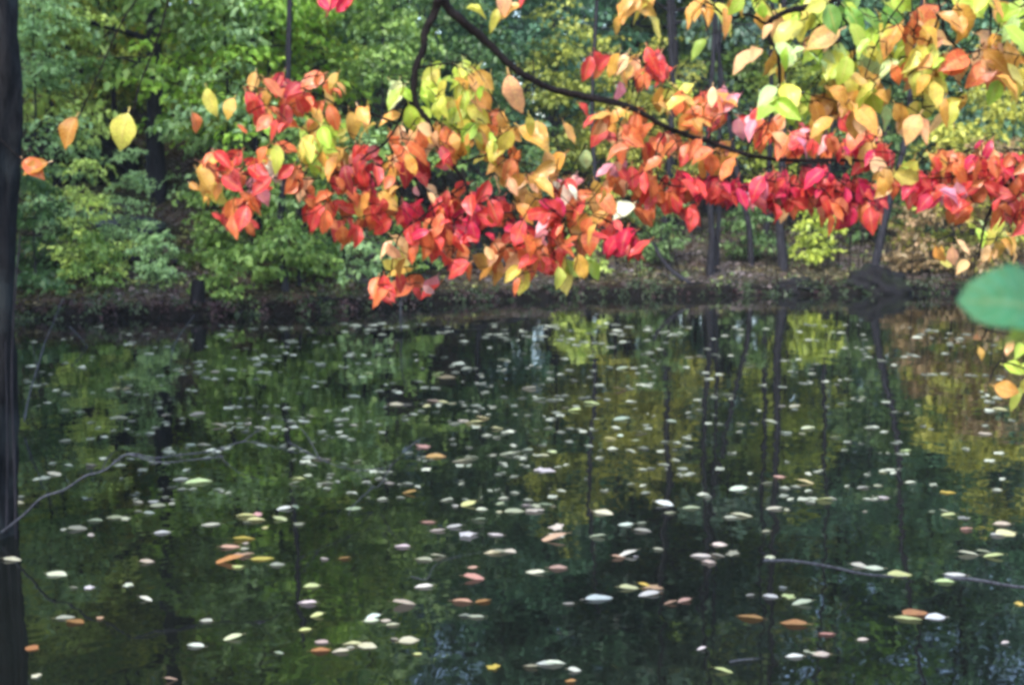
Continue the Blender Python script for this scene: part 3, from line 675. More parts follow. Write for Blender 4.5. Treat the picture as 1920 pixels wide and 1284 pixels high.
branch('red_leaf_branch', 'left part of the drooping red and orange spray, reaching toward the black trunk', [
  ([(775, 195, 4.2), (762, 196), (746, 232), (722, 268), (690, 290), (620, 330), (560, 335), (470, 330), (400, 320)], .004, .0016),
  ([(746, 232), (700, 215), (640, 200), (560, 165), (490, 170)], .0035, .0015), ([(620, 330), (610, 370), (640, 410)], .002, .001), ([(470, 330), (440, 370), (440, 400)], .002, .001)],
  [c for c in left_cl if c[0] < 700], 4.2, 50, 55, mult=2.5)
branch('red_leaf_branch', 'drooping branch of red, orange and yellow leaves hanging at centre', [
  ([(840, -420, 4.5), (828, -150, 4.3), (822, -20), (818, 18), (798, 58), (794, 92), (779, 130), (778, 192), (800, 224), (813, 250), (822, 276), (850, 312), (874, 345), (882, 392), (905, 440)], .015, .003),
  ([(882, 392), (960, 400), (1050, 395), (1130, 410), (1180, 440)], .0028, .0014),
  ([(850, 312), (920, 290), (1000, 310), (1090, 330)], .0026, .0014),
  ([(779, 130), (840, 120), (900, 150), (950, 230)], .003, .0014),
  ([(874, 345), (800, 400), (750, 440), (735, 500), (730, 525)], .003, .0014)],
  [c for c in left_cl if 700 <= c[0] < 935 and c[1] > 120], 4.2, 50, 5, mult=1.9)
branch('red_leaf_branch', 'right part of the central spray, orange leaves ending in a crimson tuft over the bank', [
  ([(882, 392, 4.2), (960, 400), (1050, 395), (1130, 410), (1180, 440)], .003, .0014), ([(960, 400), (990, 440), (1010, 480), (975, 515)], .0022, .001),
  ([(850, 312, 4.2), (920, 290), (1000, 310), (1090, 330)], .0026, .0014), ([(1050, 395), (1070, 440), (1090, 490)], .002, .001)],
  [c for c in left_cl if c[0] >= 935], 4.2, 50, 56, mult=2.1)
branch('hanging_twig', 'thin twig with three orange-yellow leaves left of the long arching stem', [([(1000, 110, 4.1), (1000, 170, 4.1), (985, 215, 4.1), (1050, 225, 4.1)], .002, .001)],
  [(1005, 242, 8, 'AY', 3), (1066, 246, 4, 'A', 1), (957, 180, 4, 'E', 1)], 4.1, 72, 66, .05)
right_cl = [(1120, 125, 10, 'R', 2), (1165, 130, 14, 'AE', 3), (1228, 115, 10, 'R', 2), (1212, 145, 12, 'OR', 3), (1242, 130, 8, 'RD', 2), (1150, 175, 8, 'P', 1), (1100, 202, 4, 'R', 1), (1122, 225, 8, 'R', 2), (1130, 242, 8, 'RD', 2),
 (1170, 215, 12, 'AY', 2), (1200, 222, 10, 'O', 2), (1190, 250, 12, 'OR', 3), (1165, 275, 10, 'OE', 2), (1262, 190, 14, 'AY', 4), (1275, 172, 10, 'YG', 3), (1292, 200, 12, 'AO', 3), (1330, 195, 14, 'RO', 4), (1362, 188, 10, 'PR', 3),
 (1340, 222, 12, 'OR', 3), (1300, 240, 12, 'AO', 2), (1400, 230, 14, 'PR', 3), (1425, 252, 12, 'OR', 3), (1445, 240, 10, 'R', 2), (1340, 302, 18, 'AO', 6), (1300, 290, 12, 'RO', 3), (1250, 270, 12, 'OR', 3), (1240, 262, 8, 'R', 1),
 (1480, 272, 16, 'OR', 4), (1522, 262, 16, 'RP', 4), (1562, 275, 14, 'RO', 4), (1612, 290, 16, 'RM', 6), (1642, 268, 10, 'MR', 3), (1650, 302, 12, 'R', 3), (1620, 252, 12, 'RO', 3), (1222, 345, 14, 'RO', 4), (1262, 378, 14, 'OR', 4),
 (1282, 402, 10, 'R', 3), (1300, 352, 14, 'MR', 6), (1335, 362, 16, 'MRR', 6), (1280, 362, 10, 'R', 3), (1372, 365, 12, 'MR', 5), (1212, 372, 10, 'OR', 3), (1212, 398, 8, 'O', 2), (1440, 360, 18, 'MR', 7), (1480, 358, 16, 'MR', 6), (1410, 362, 12, 'MP', 3),
 (1540, 342, 16, 'MR', 6), (1562, 372, 14, 'RM', 5), (1600, 352, 16, 'MR', 6), (1642, 372, 12, 'RM', 4), (1600, 402, 16, 'ROM', 6), (1562, 398, 12, 'RO', 4), (1640, 402, 10, 'RO', 3), (1502, 388, 12, 'OR', 4), (1462, 388, 10, 'RE', 3),
 (1150, 322, 10, 'PR', 2), (1182, 335, 10, 'RD', 3), (1158, 345, 10, 'OE', 2), (1600, 235, 10, 'RE', 2), (1220, 300, 12, 'RO', 3)]
branch('red_leaf_branch', 'long arching stem reaching right with a band of crimson leaves', [
  ([(780, -420, 4.6), (805, -120, 4.4), (832, 0), (870, 42), (905, 72), (960, 125), (1030, 165), (1110, 184), (1190, 205), (1250, 240), (1330, 266), (1400, 290), (1480, 300), (1560, 300), (1650, 300)], .016, .0038),
  ([(1250, 240), (1230, 290), (1240, 340), (1300, 350), (1400, 350), (1500, 350), (1600, 365)], .003, .0014),
  ([(1190, 205), (1200, 170), (1225, 135)], .0025, .0014), ([(1330, 266), (1340, 220), (1390, 215), (1440, 235)], .0025, .0014),
  ([(1480, 300), (1560, 330), (1620, 380)], .0025, .0014), ([(960, 125), (958, 150), (950, 172)], .0018, .001)],
  [c for c in right_cl if c[0] < 1390], 4.5, 48, 6, mult=2.5)
branch('red_leaf_branch', 'outer end of the arching stem, dense crimson leaves above the right bank', [
  ([(1400, 290, 4.5), (1480, 302), (1560, 302), (1650, 302)], .004, .002), ([(1400, 290), (1420, 330), (1500, 350), (1600, 365)], .003, .0014),
  ([(1480, 302), (1560, 330), (1620, 380)], .0025, .0014), ([(1400, 290), (1410, 250), (1440, 235)], .002, .001)],
  [c for c in right_cl if c[0] >= 1390], 4.45, 48, 61, mult=2.5)
far_cl = [(1732, 362, 16, 'MR', 6), (1722, 340, 10, 'MR', 2), (1782, 330, 16, 'RO', 6), (1765, 302, 12, 'OR', 4), (1800, 362, 14, 'RP', 5), (1840, 302, 18, 'MR', 6), (1862, 332, 18, 'RM', 7), (1822, 312, 12, 'RO', 4),
 (1902, 302, 14, 'OR', 4), (1902, 362, 14, 'RO', 5), (1882, 396, 12, 'RO', 4), (1912, 412, 10, 'OR', 3), (1792, 392, 10, 'RO', 3), (1930, 340, 20, 'RO', 5), (1700, 330, 10, 'YG', 2), (1652, 322, 10, 'AE', 2), (1665, 345, 10, 'AO', 2), (1690, 318, 8, 'YA', 2), (1840, 350, 14, 'OR', 4)]
branch('red_leaf_branch', 'bright red leaf spray at the right edge above the big green leaf', [
  ([(2300, 60, 4.0), (2120, 180, 4.0), (1990, 250), (1920, 310), (1885, 352), (1858, 392), (1842, 440), (1835, 485)], .010, .0028),
  ([(1920, 310), (1840, 320), (1760, 335), (1700, 330)], .003, .0014), ([(2120, 180, 4.0), (2000, 320), (1930, 380)], .003, .0014)],
  far_cl, 4.0, 50, 7, .2, mult=2.0)
yel_cl = [(1150, 45, 4, 'A', 1), (1212, 15, 10, 'YA', 2), (1180, 8, 8, 'A', 2), (1300, 85, 5, 'G', 1), (1322, 28, 10, 'A', 2), (1395, 103, 5, 'E', 1), (1425, 102, 5, 'E', 1), (1450, 128, 10, 'YA', 2), (1372, 18, 14, 'AYG', 4), (1440, 10, 14, 'YG', 3),
 (1485, 45, 14, 'GY', 4), (1440, 45, 8, 'AE', 2), (1500, 100, 18, 'GL', 5), (1530, 78, 12, 'EG', 3), (1552, 120, 16, 'GL', 5), (1585, 118, 14, 'GA', 4), (1632, 80, 14, 'GY', 4), (1672, 58, 12, 'AY', 3), (1655, 28, 10, 'K', 2), (1685, 10, 10, 'G', 2),
 (1728, 42, 14, 'RO', 4), (1712, 62, 10, 'OA', 2), (1795, 45, 8, 'A', 2), (1742, 78, 10, 'AE', 3), (1728, 105, 14, 'YA', 4), (1702, 140, 12, 'OE', 3), (1735, 150, 12, 'YA', 4), (1745, 170, 8, 'Y', 2), (1782, 125, 10, 'OB', 3), (1765, 122, 8, 'GL', 2),
 (1830, 5, 12, 'GY', 3), (1850, 122, 16, 'OE', 5), (1862, 82, 12, 'AE', 3), (1892, 118, 12, 'BA', 3), (1908, 152, 10, 'AY', 3), (1850, 180, 8, 'G', 1), (1902, 65, 12, 'GL', 3), (1482, 195, 14, 'GY', 4), (1455, 185, 10, 'LG', 2), (1475, 217, 4, 'Y', 1),
 (1542, 205, 8, 'BA', 2), (1530, 235, 8, 'A', 2), (1582, 195, 14, 'AB', 4), (1612, 160, 14, 'AY', 4), (1622, 200, 12, 'AG', 4), (1642, 180, 10, 'A', 2), (1655, 212, 8, 'L', 1), (1605, 232, 10, 'AE', 2), (1712, 215, 12, 'YA', 4), (1712, 240, 8, 'E', 2),
 (1782, 202, 12, 'AY', 3), (1760, 215, 8, 'E', 1), (1572, 165, 10, 'A', 2), (1600, 25, 12, 'GK', 3), (1560, 40, 12, 'KG', 2), (1520, 20, 12, 'GY', 3), (1240, 40, 6, 'Y', 1), (1890, 20, 12, 'AG', 3), (1800, 165, 8, 'E', 1), (1570, 150, 12, 'GY', 3), (1650, 120, 12, 'LY', 3), (1690, 100, 10, 'GA', 2)]
branch('yellow_leaf_branch', 'dark branch with big yellow, lime and orange leaves at the upper right', [
  ([(1900, -420, 3.4), (1720, -180, 3.3), (1600, -40), (1555, 2), (1490, 18), (1455, 32), (1438, 52), (1445, 76), (1460, 100), (1461, 160), (1474, 192), (1480, 212)], .010, .002),
  ([(1438, 48), (1402, 28), (1362, 34), (1330, 5), (1250, -10), (1190, 5)], .0035, .0014), ([(1362, 34), (1362, 60)], .0022, .001),
  ([(1555, 2), (1580, 35), (1602, 60), (1600, 110), (1590, 150)], .0035, .0014),
  ([(1720, -180, 3.3), (1740, -60), (1765, 20), (1770, 60), (1800, 95), (1820, 98), (1860, 92), (1910, 105)], .004, .0014),
  ([(1860, -260, 3.3), (1858, -60), (1857, 20), (1858, 88)], .0034, .002),
  ([(1765, 20), (1740, 90), (1730, 140), (1730, 200)], .0025, .0012), ([(1740, -60), (1680, 20), (1640, 90), (1620, 150)], .0028, .0012)],
  yel_cl, 3.25, 63, 8, .22, mult=2.3)
branch('peach_leaf_twig', 'small twig with peach and lime leaves at the right edge below the green leaf', [([(2100, 480, 2.6), (1990, 560), (1930, 615), (1890, 625), (1850, 618)], .003, .0012), ([(1990, 560), (1960, 640), (1920, 690)], .002, .001)],
  [(1836, 635, 4, 'E', 1), (1838, 664, 4, 'A', 1), (1882, 648, 5, 'E', 1), (1905, 690, 8, 'G', 2), (1900, 738, 8, 'YA', 2), (1925, 720, 8, 'Y', 2), (1925, 660, 8, 'G', 1)], 2.6, 50, 9, .06)
branch('tawny_leaf_twig', 'twig of faded orange and yellow leaves behind the big green leaf', [([(2150, 330, 5.4), (1990, 400), (1900, 440), (1800, 455)], .004, .0014)],
  [(1780, 470, 24, 'EAY', 5), (1860, 440, 18, 'YG', 3), (1830, 415, 14, 'YL', 3), (1880, 480, 18, 'AE', 4), (1905, 455, 12, 'AY', 3), (1850, 478, 12, 'E', 2), (1810, 500, 12, 'E', 1)], 5.4, 40, 10, .2)
branch('red_leaf_twig', 'pair of crimson leaves hanging at the top edge left of the stems', [([(690, -300, 4.3), (650, -100, 4.3), (630, -30, 4.3)], .003, .0015)], [(615, 2, 8, 'MR', 3), (645, 4, 8, 'RM', 2)], 4.3, 55, 12, .04)
branch('red_leaf_twig', 'red and amber leaves at the top edge right of the stems', [([(1050, -300, 4.3), (990, -100, 4.3), (975, -30, 4.3)], .003, .0015)], [(985, 5, 3, 'R', 1), (950, 12, 10, 'EA', 2), (935, 35, 6, 'Y', 1), (905, 20, 6, 'Y', 1)], 4.3, 50, 13, .04)

# lone leaves on fine twigs at the left
def lone(label, sx, leafs, d, stem):
    P3 = smooth_path([at(a, b, d) for a, b in stem], 6); e = empty('leaf_twig', P3[0], label, 'twig')
    T = Tubes(); T.add([p-P3[0] for p in P3], [.0034-.0016*i/(len(P3)-1) for i in range(len(P3))], 5); link('stem', T.mesh(), M_TWIG, e)
    for (bx, by, tx, ty, c, nx, w) in leafs:
        b = at(bx, by, d); t = at(tx, ty, d-.03); place_leaf(b, t-b, Vector((nx, -1, .3)), (t-b).length, PAL[c], e, mesh=LEAFS[sx], wscale=w)
lone('single yellow leaf hanging alone over the dark left slope', 2, [(240, 212, 218, 274, 'Y', .1, 1.15)], 4.6, [(330, -60), (300, 60), (262, 160), (250, 208), (240, 212)])
lone('single brown leaf hanging beside the lone yellow leaf', 4, [(143, 220, 112, 272, 'B', -.2, 1.1)], 4.8, [(300, -60), (230, 40), (180, 150), (150, 215), (143, 220)])
lone('orange leaf pair close against the black trunk', 1, [(45, 300, 80, 330, 'O', .3, 1.1), (90, 305, 40, 322, 'B', -.2, 1.0)], 5.0, [(-60, 200), (0, 260), (45, 300), (90, 305)])

# big green leaf, very near
e = empty('green_leaf_stalk', at(2060, 640, .86), 'large blurred blue-green leaf close to the camera at the right edge', 'leaf')
T = Tubes(); P3 = smooth_path([at(2060, 900, .86), at(2062, 700, .86), at(2050, 620, .86), at(2042, 605, .86)], 5); T.add([p-e.location for p in P3], .0014, 6); link('stalk', T.mesh(), M_TWIG, e)
gl = leaf_mesh(77, .62, .22, .12, .1, 14, rnd=True)
gl.materials.append(M_GREEN)
b = at(2040, 605, .86); t = at(1846, 530, .82); place_leaf(b, t-b, Vector((.05, -.9, .75)), (t-b).length, (.045, .17, .06), e, mesh=gl, wscale=.8)
b = at(2012, 602, .86); t = at(1890, 620, .85); place_leaf(b, t-b, Vector((.1, -.6, .9)), (t-b).length, (.36, .42, .05), e, mesh=LEAFS[1])

# ------------------------------------------------------------------ near trunk at the left edge, bare twigs
e = empty('near_tree', on_water(-25, 1000), 'black trunk standing at the left edge of the photograph', 'tree'); o = e.location
def off(px, py, d): return at(px, py, d)-o
d = o.y
T = Tubes(); P3 = smooth_path([(0, 0, -.5), off(-28, 960, d), off(-32, 700, d), off(-26, 400, d), off(-14, 200, d), off(-18, 0, d), off(-40, -500, d+.2), off(-60, -1300, d+.5)], 9)
n_ = len(P3); T.add(P3, [.17*(1-.35*i/n_)*(1+.25*math.exp(-i*.35)) for i in range(n_)], 40, .09, 5); link('trunk', T.mesh(), M_NEAR, e)
T = Tubes()
for pts, ra in (([(30, 1010), (27, 860), (22, 700), (28, 560), (38, 440)], .007), ([(12, 1000), (14, 830), (10, 640)], .006)):
    Q = smooth_path([off(x, y, d-.12) for x, y in pts], 5); T.add(Q, [ra*(1-.4*i/len(Q)) for i in range(len(Q))], 6, .15)
link('stem', T.mesh(), M_BARK, e)
rr = np.random.default_rng(61); limbs = []
T = Tubes()
for k in range(9):
    l = limb(tuple(Vector((-.45, .2, 3.2+.35*k))), rr.uniform(2.0, 4.4), .1, 1.6, rr, .3); limbs.append(l); T.add(l, [.02*(1-.8*i/6) for i in range(7)], 5)
link('limb', T.mesh(), M_BARKW, e)
V, Fc, v = spray_cloud(limbs, rr, .1, .08, 6, .5); f = link('foliage', np_mesh('foliage', V, Fc, v), M_FOL, e, G_MID); f['kind'] = 'stuff'

def twigthing(name, label, lines, mat, cat='twig'):
    """lines: ([(px,py,dist)...], r0, r1)"""
    b = at(*lines[0][0][0]); e = empty(name, b, label, cat); T = Tubes()
    for i, (pts, r0, r1) in enumerate(lines):
        Q = smooth_path([at(*p)-b for p in pts], 7); n_ = len(Q); T.add(Q, [r0+(r1-r0)*k/(n_-1) for k in range(n_)], 6, .08, i)
        if i == 0: link('stem', T.mesh(), mat, e); T = Tubes()
    if len(lines) > 1: link('side_twigs', T.mesh(), mat, e)['kind'] = 'stuff'
    return e
twigthing('bare_branch', 'bare grey branch arching over the water from the black trunk', [
 ([(-15, 1010, 7.2), (20, 985, 7.1), (50, 960, 7.05), (80, 932, 7.0), (120, 918, 7.0), (160, 892, 7.0), (195, 882, 7.0), (240, 851, 7.0), (290, 858, 7.0), (330, 853, 7.1), (400, 845, 7.2), (455, 828, 7.3), (500, 834, 7.3), (560, 850, 7.4)], .0075, .002),
 ([(240, 851, 7.0), (300, 866, 7.0), (360, 862, 7.05), (420, 855, 7.1)], .005, .002),
 ([(190, 885, 7.0), (200, 862, 7.0), (215, 845, 7.0)], .003, .0015), ([(455, 828, 7.3), (490, 800, 7.4), (505, 770, 7.4)], .003, .0015),
 ([(400, 843, 7.2), (440, 880, 7.2), (485, 900, 7.2)], .0025, .001)], M_GREY, 'branch')
twigthing('bare_branch', 'faint forked grey twigs over the water left of centre', [
 ([(540, 828, 8.0), (600, 860, 8.0), (650, 878, 8.0), (700, 880, 8.1), (735, 870, 8.1), (758, 845, 8.1)], .0035, .0015),
 ([(735, 870, 8.1), (715, 905, 8.1), (700, 912, 8.1), (670, 885, 8.1)], .003, .0015), ([(600, 860, 8.0), (560, 800, 8.1), (480, 770, 8.1)], .003, .0012),
 ([(700, 912, 8.1), (660, 950, 7.8), (640, 985, 7.6), (560, 995, 7.5)], .003, .001), ([(758, 845, 8.1), (790, 820, 8.2)], .003, .001)], M_GREY, 'branch')
twigthing('bare_twig', 'pale slanting twig standing in the water near the left edge', [([(45, 790, 10.5), (55, 740, 10.6), (70, 690, 10.7), (85, 640, 10.8), (100, 605, 10.9), (118, 560, 11)], .007, .003), ([(70, 690, 10.7), (60, 640, 10.7)], .003, .002)], M_GREY)
twigthing('bare_twig', 'short twig slanting down to the water beside the left bank', [([(130, 612, 16), (150, 632, 16), (172, 662, 16)], .008, .004)], M_GREY)
twigthing('bare_twig', 'thin twig leaning into the water below the stump', [([(365, 590, 18.6), (330, 640, 14), (318, 690, 13.6)], .006, .004)], M_GREY)
twigthing('bare_twig', 'upright pale twig in the water below the low red leaves', [([(752, 620, 17.3), (751, 590, 17.3), (752, 560, 17.3), (758, 535, 17.3)], .010, .006)], M_GREY)
twigthing('bare_twig', 'small pale curved twig dipping into the water at lower centre', [([(770, 1080, 6.45), (800, 1085, 6.4), (815, 1060, 6.5), (850, 1045, 6.5), (900, 1035, 6.6)], .002, .001)], M_GREY)
# floating sticks
p = [on_water(x, y, .002) for x, y in ((1432, 1050), (1490, 1051), (1560, 1062), (1620, 1075), (1700, 1082))]
stick('floating_stick', p, (.006, .004), M_GREY, 'pale wet stick floating at lower right with leaves caught on it', 'stick', 7, .02)
p = [on_water(x, y, .002) for x, y in ((1770, 1083), (1830, 1086), (1900, 1098), (1990, 1105))]
stick('floating_stick', p, (.008, .004), M_GREY, 'pale wet stick floating at the right edge of the water', 'stick', 7, .02)
p = [on_water(x, y, .006) for x, y in ((1368, 1240), (1395, 1236), (1425, 1234))]
stick('floating_stick', p, (.005, .002), M_GREY, 'short pale stick floating at the bottom right of centre', 'stick', 6, .02)

# ------------------------------------------------------------------ leaves on the water
WC = {'c': (.62, .58, .43), 'w': (.74, .73, .63), 'g': (.36, .38, .28), 'o': (.50, .25, .10), 'y': (.66, .52, .10), 'p': (.66, .38, .30), 'b': (.36, .16, .07), 'd': (.3, .22, .15), 'l': (.66, .66, .30)}  # sky sheen on the wet leaves is painted into the pale tones
fr = random.Random(99)
def float_leaf(px, py, wpx, c, label, group=None, mesh=None, ang=None, tilt=.12):
    p = on_water(px, py, 0); L = wpx/F*p.y
    a = fr.uniform(-.5, .5)+(0 if fr.random() < .5 else PI) if ang is None else ang
    m = mesh or (fr.choice(MAPLES) if fr.random() < .22 else fr.choice(LEAFS))
    o = link('floating_leaf', m, None, None, jit(WC[c], fr, .12))
    o.rotation_euler = (fr.uniform(-tilt, tilt), fr.uniform(-tilt, tilt), a-PI/2)
    sc = L*fr.uniform(.9, 1.05); o.scale = (sc*fr.uniform(1, 1.4), sc, sc*.22)
    bb = [v.co for v in m.vertices]; R3 = o.rotation_euler.to_matrix(); pts = [R3 @ Vector((v.x*o.scale.x, v.y*o.scale.y, v.z*o.scale.z)) for v in bb]
    cx = sum(v.x for v in pts)/len(pts); cy = sum(v.y for v in pts)/len(pts); zs_ = sorted(v.z for v in pts)
    o.location = (p.x-cx, p.y-cy, .003-zs_[len(zs_)//5])
    return tag(o, label, 'leaf', group)
NOTE = [
 (455, 1040, 62, 'p', 'pinkish leaf on top of the orange leaf clump at lower left'), (430, 1053, 70, 'o', 'orange leaf forming the left end of the lower left clump'), (490, 1048, 46, 'y', 'yellow leaf at the right end of the lower left clump'),
 (445, 1063, 36, 'l', 'pale yellow leaf below the lower left orange clump'), (456, 1011, 44, 'y', 'yellow leaf just above the lower left orange clump'), (105, 1077, 44, 'w', 'white leaf near the left edge at lower left'),
 (240, 1097, 34, 'c', 'pale leaf right of the white leaf at lower left'), (275, 1054, 30, 'c', 'small pale leaf left of the orange clump'), (22, 1050, 40, 'c', 'pale leaf touching the left edge, lower left'),
 (303, 999, 32, 'w', 'white leaf above and left of the orange clump'), (577, 1131, 40, 'w', 'bright white leaf at lower left of centre'), (595, 1155, 30, 'l', 'cream leaf just below the bright white leaf'), (573, 1181, 28, 'l', 'small cream leaf second below the bright white leaf'),
 (600, 1220, 40, 'b', 'brown leaf left of the pale pair near the bottom'), (640, 1222, 34, 'c', 'pale leaf, lower one of the bottom pair left of centre'), (662, 1208, 42, 'l', 'cream leaf, upper one of the bottom pair left of centre'),
 (437, 1197, 40, 'c', 'cream leaf at the bottom between two pale leaves'), (368, 1211, 34, 'w', 'white leaf low at the bottom left'), (68, 1268, 30, 'c', 'pale leaf in the bottom left corner'), (140, 1166, 48, 'b', 'dull brown leaf at lower left'), (188, 1159, 22, 'p', 'small pink leaf beside the dull brown leaf'),
 (60, 1216, 30, 'b', 'brown leaf above the bottom left corner leaf'), (320, 1275, 28, 'p', 'pink leaf cut by the bottom edge at left'), (370, 905, 56, 'l', 'long pale leaf below the arching grey branch'), (525, 974, 34, 'l', 'cream green leaf right of the white leaf'),
 (755, 1025, 34, 'w', 'white leaf at centre left, alone'), (758, 1133, 54, 'c', 'long pale leaf at lower centre left'), (865, 1128, 44, 'p', 'pink leaf at lower centre with a brown end'), (905, 1128, 36, 'o', 'thin brown orange leaf touching the pink leaf'),
 (820, 995, 32, 'w', 'white leaf, left of the bright trio at centre'), (852, 988, 36, 'w', 'white leaf, top of the bright trio at centre'), (875, 1003, 54, 'w', 'long white leaf, lowest of the bright trio at centre'), (925, 1251, 42, 'y', 'yellow leaf alone at the bottom centre'),
 (1005, 1074, 44, 'w', 'bright white leaf beside a pink leaf at lower centre'), (1045, 1065, 40, 'p', 'pink leaf beside the bright white leaf at lower centre'), (1038, 1012, 58, 'p', 'salmon leaf above the white and pink pair'), (1045, 990, 46, 'c', 'curled pale leaf above the salmon leaf'),
 (1122, 1123, 62, 'w', 'wide white leaf at lower centre right'), (1178, 1103, 44, 'l', 'pale yellow leaf left of the pink group'), (1225, 1103, 62, 'p', 'large pink leaf in the lower right of centre group'), (1218, 1115, 44, 'w', 'white leaf under the large pink leaf'),
 (1258, 1131, 30, 'p', 'small pink leaf below the large pink leaf'), (1284, 1127, 32, 'p', 'pale pink leaf right end of the pink group'), (1067, 1132, 28, 'c', 'small pale leaf left of the wide white leaf'), (1000, 958, 62, 'c', 'large cream leaf right of the yellow-green reflection'),
 (1020, 882, 66, 'w', 'long bright leaf in the middle of the pond'), (1130, 962, 40, 'c', 'pale leaf left end of the row at centre right'), (1385, 918, 40, 'w', 'bright white leaf alone at centre right'), (1390, 967, 48, 'c', 'pale leaf of a curled heap at centre right'),
 (1245, 946, 36, 'w', 'white leaf at right of centre'), (1408, 1158, 56, 'o', 'orange brown leaf at lower right of centre'), (1490, 1170, 60, 'b', 'reddish brown leaf at lower right'), (1550, 1189, 34, 'p', 'small pink leaf below the reddish brown leaf'), (1617, 1200, 24, 'c', 'tiny cream leaf at lower right'),
 (1700, 1160, 62, 'l', 'cream yellow leaf under the orange leaf at lower right'), (1715, 1150, 60, 'o', 'orange leaf on the cream leaf at lower right'), (1755, 1158, 44, 'w', 'white leaf touching the orange leaf at lower right'), (1685, 1078, 52, 'l', 'large cream leaf caught at the floating stick'),
 (1640, 1066, 40, 'c', 'pale leaf caught midway on the floating stick'), (1610, 1062, 34, 'c', 'pale leaf caught on the floating stick, left one'), (1792, 1078, 42, 'w', 'white leaf at the end of the right floating stick'), (1770, 1091, 36, 'l', 'yellowish leaf below the white leaf by the sticks'),
 (1478, 1119, 34, 'l', 'cream leaf of the small trio at lower right'), (1505, 1132, 44, 'c', 'pale leaf lowest of the small trio at lower right'), (1467, 1102, 26, 'w', 'white leaf top of the small trio at lower right'), (1810, 992, 34, 'p', 'pinkish leaf at right above the sticks'),
 (1880, 983, 36, 'c', 'pale thin leaf at the right edge of the water'), (1775, 923, 44, 'y', 'yellow leaf at right centre'), (1912, 1133, 26, 'y', 'yellow leaf cut by the right edge at lower right'), (1070, 1278, 24, 'o', 'orange leaf cut by the bottom edge at centre'),
 (1510, 905, 40, 'l', 'cream green leaf right of the bright white one'), (1462, 895, 26, 'p', 'small pinkish leaf above the cream green leaf'), (1208, 1098, 30, 'y', 'small yellow leaf above the large pink leaf'), (646, 1047, 30, 'b', 'rusty leaf at left of centre'), (608, 1048, 26, 'c', 'pale leaf touching the rusty leaf'),
 (795, 838, 54, 'p', 'pinkish brown leaf upper left of centre'), (815, 857, 40, 'o', 'orange leaf beside the pinkish brown leaf'), (768, 925, 34, 'o', 'dull orange leaf left of the yellow-green reflection'),
]
for px, py, w, c, lb in NOTE:
    float_leaf(px, py, w, c, lb)
GROUPS = {'near': ('small pale leaf scattered on the dark water in the lower half of the photo', 'scattered near leaves'),
          'mid': ('small pale leaf among the many drifting across the middle of the pond', 'leaves drifting mid pond'),
          'far': ('tiny thin leaf floating far out toward the far bank', 'leaves floating far out')}
used = [(a[0], a[1]) for a in NOTE]; tries = 0; cnt = {'near': 0, 'mid': 0, 'far': 0}; LIM = {'near': 88, 'mid': 96, 'far': 38}
def dens(px, py):
    f = .35 if px < 180 else .8 if px < 420 else 1
    if px > 1500: f = .6
    return f
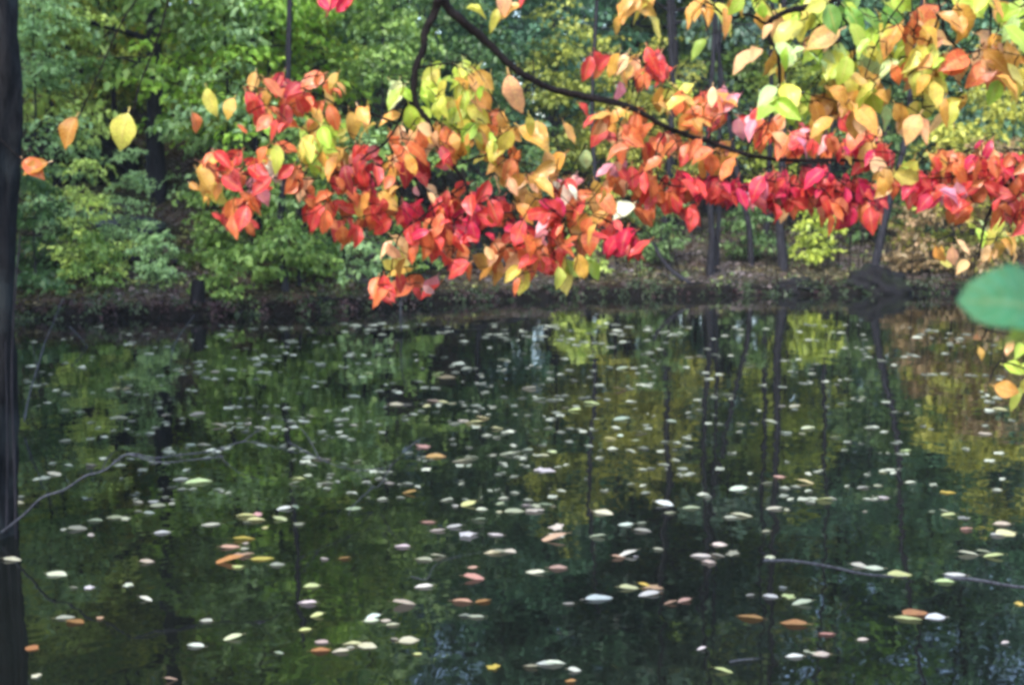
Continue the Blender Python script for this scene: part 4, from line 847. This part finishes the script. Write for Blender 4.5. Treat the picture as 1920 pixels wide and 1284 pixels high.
for zone, (y0, y1), wr in (('near', (960, 1284), (18, 44)), ('mid', (770, 960), (16, 38)), ('far', (665, 770), (16, 36))):
    while cnt[zone] < LIM[zone]:
        px = fr.uniform(10, 1915); py = y0+(y1-y0)*fr.random()**(1.5 if zone == 'near' else 1)
        if fr.random() > dens(px, py): continue
        if any(abs(px-a)*.5 < 9 and abs(py-b) < 6 for a, b in used): continue
        k = 1 if fr.random() < .5 else fr.choice((2, 3, 4))
        for q in range(k):
            if cnt[zone] >= LIM[zone]: break
            x, y = px+q*fr.uniform(14, 30), py+q*fr.uniform(-6, 6)
            used.append((x, y)); cc = fr.choice({'near': 'ccwwgcgpl', 'mid': 'ccwgggclcg', 'far': 'gggcgdl'}[zone])
            cn = {'c': 'cream', 'w': 'white', 'g': 'greyish green', 'p': 'pinkish', 'l': 'yellowish', 'd': 'dull brown'}[cc]
            zn = {'near': 'in the near water', 'mid': 'in mid distance', 'far': 'far out'}[zone]
            xn = 'at the left edge' if x < 240 else 'in the left part' if x < 600 else 'left of centre' if x < 960 else 'right of centre' if x < 1300 else 'in the right part' if x < 1660 else 'at the right edge'
            lb = 'small %s leaf floating %s, %s' % (cn, zn, xn)
            float_leaf(x, y, fr.uniform(*wr), cc, lb, 'floating leaves, '+lb[6:]); cnt[zone] += 1
# the rest, too many to pick apart: one mass of thin leaves far out
N = 801; r = np.random.default_rng(17); py = 608+330*r.uniform(0, 1, N)**1.35; px = np.where(r.random(N) < .4, r.normal(900, 330, N), r.uniform(40, 1900, N)); px[::3] = px[1::3][:len(px[::3])]+r.uniform(-26, 26, len(px[::3])); py[::3] = py[1::3][:len(py[::3])]+r.uniform(-5, 5, len(py[::3]))
P = np.array([tuple(on_water(a, b, .006)) for a, b in zip(px, py)]); k = pond_sd(P[:, 0], P[:, 1]) < -.25; P = P[k]; n = len(P)
L = r.uniform(10, 34, n)/F*P[:, 1]; D = r.normal(0, 1, (n, 3)); D[:, 2] = 0; D[:, 0] *= 2; Nn = np.array([[0, 0, 1.]])+r.normal(0, .08, (n, 3))
V, Fc, v = leaf_quads(P, D, Nn, L, L*r.uniform(.3, .8, n), r.uniform(0, 1, n), .04)
tag(link('floating_leaves', np_mesh('floating_leaves', V, Fc, v), M_FOL, None, (.34, .36, .27)), 'mass of small dull leaves floating along the far half of the pond', 'leaves', kind='stuff')

# ------------------------------------------------------------------ labels of look-alikes: order from the left
from collections import defaultdict
ORD = ['leftmost', 'second from left', 'third from left', 'fourth from left', 'fifth from left', 'sixth from left', 'seventh from left', 'eighth from left', 'ninth from left', 'tenth from left']
byl = defaultdict(list)
for o in S.objects:
    if not o.parent and o.get('label'): byl[o['label']].append(o)
for lb, os_ in byl.items():
    if 1 < len(os_) <= 11 and len(lb.split()) <= 13:
        os_.sort(key=lambda o: o.location.x/max(o.location.y, .1))
        for i, o in enumerate(os_): o['label'] = lb+', '+('rightmost' if i == len(os_)-1 else ORD[i])
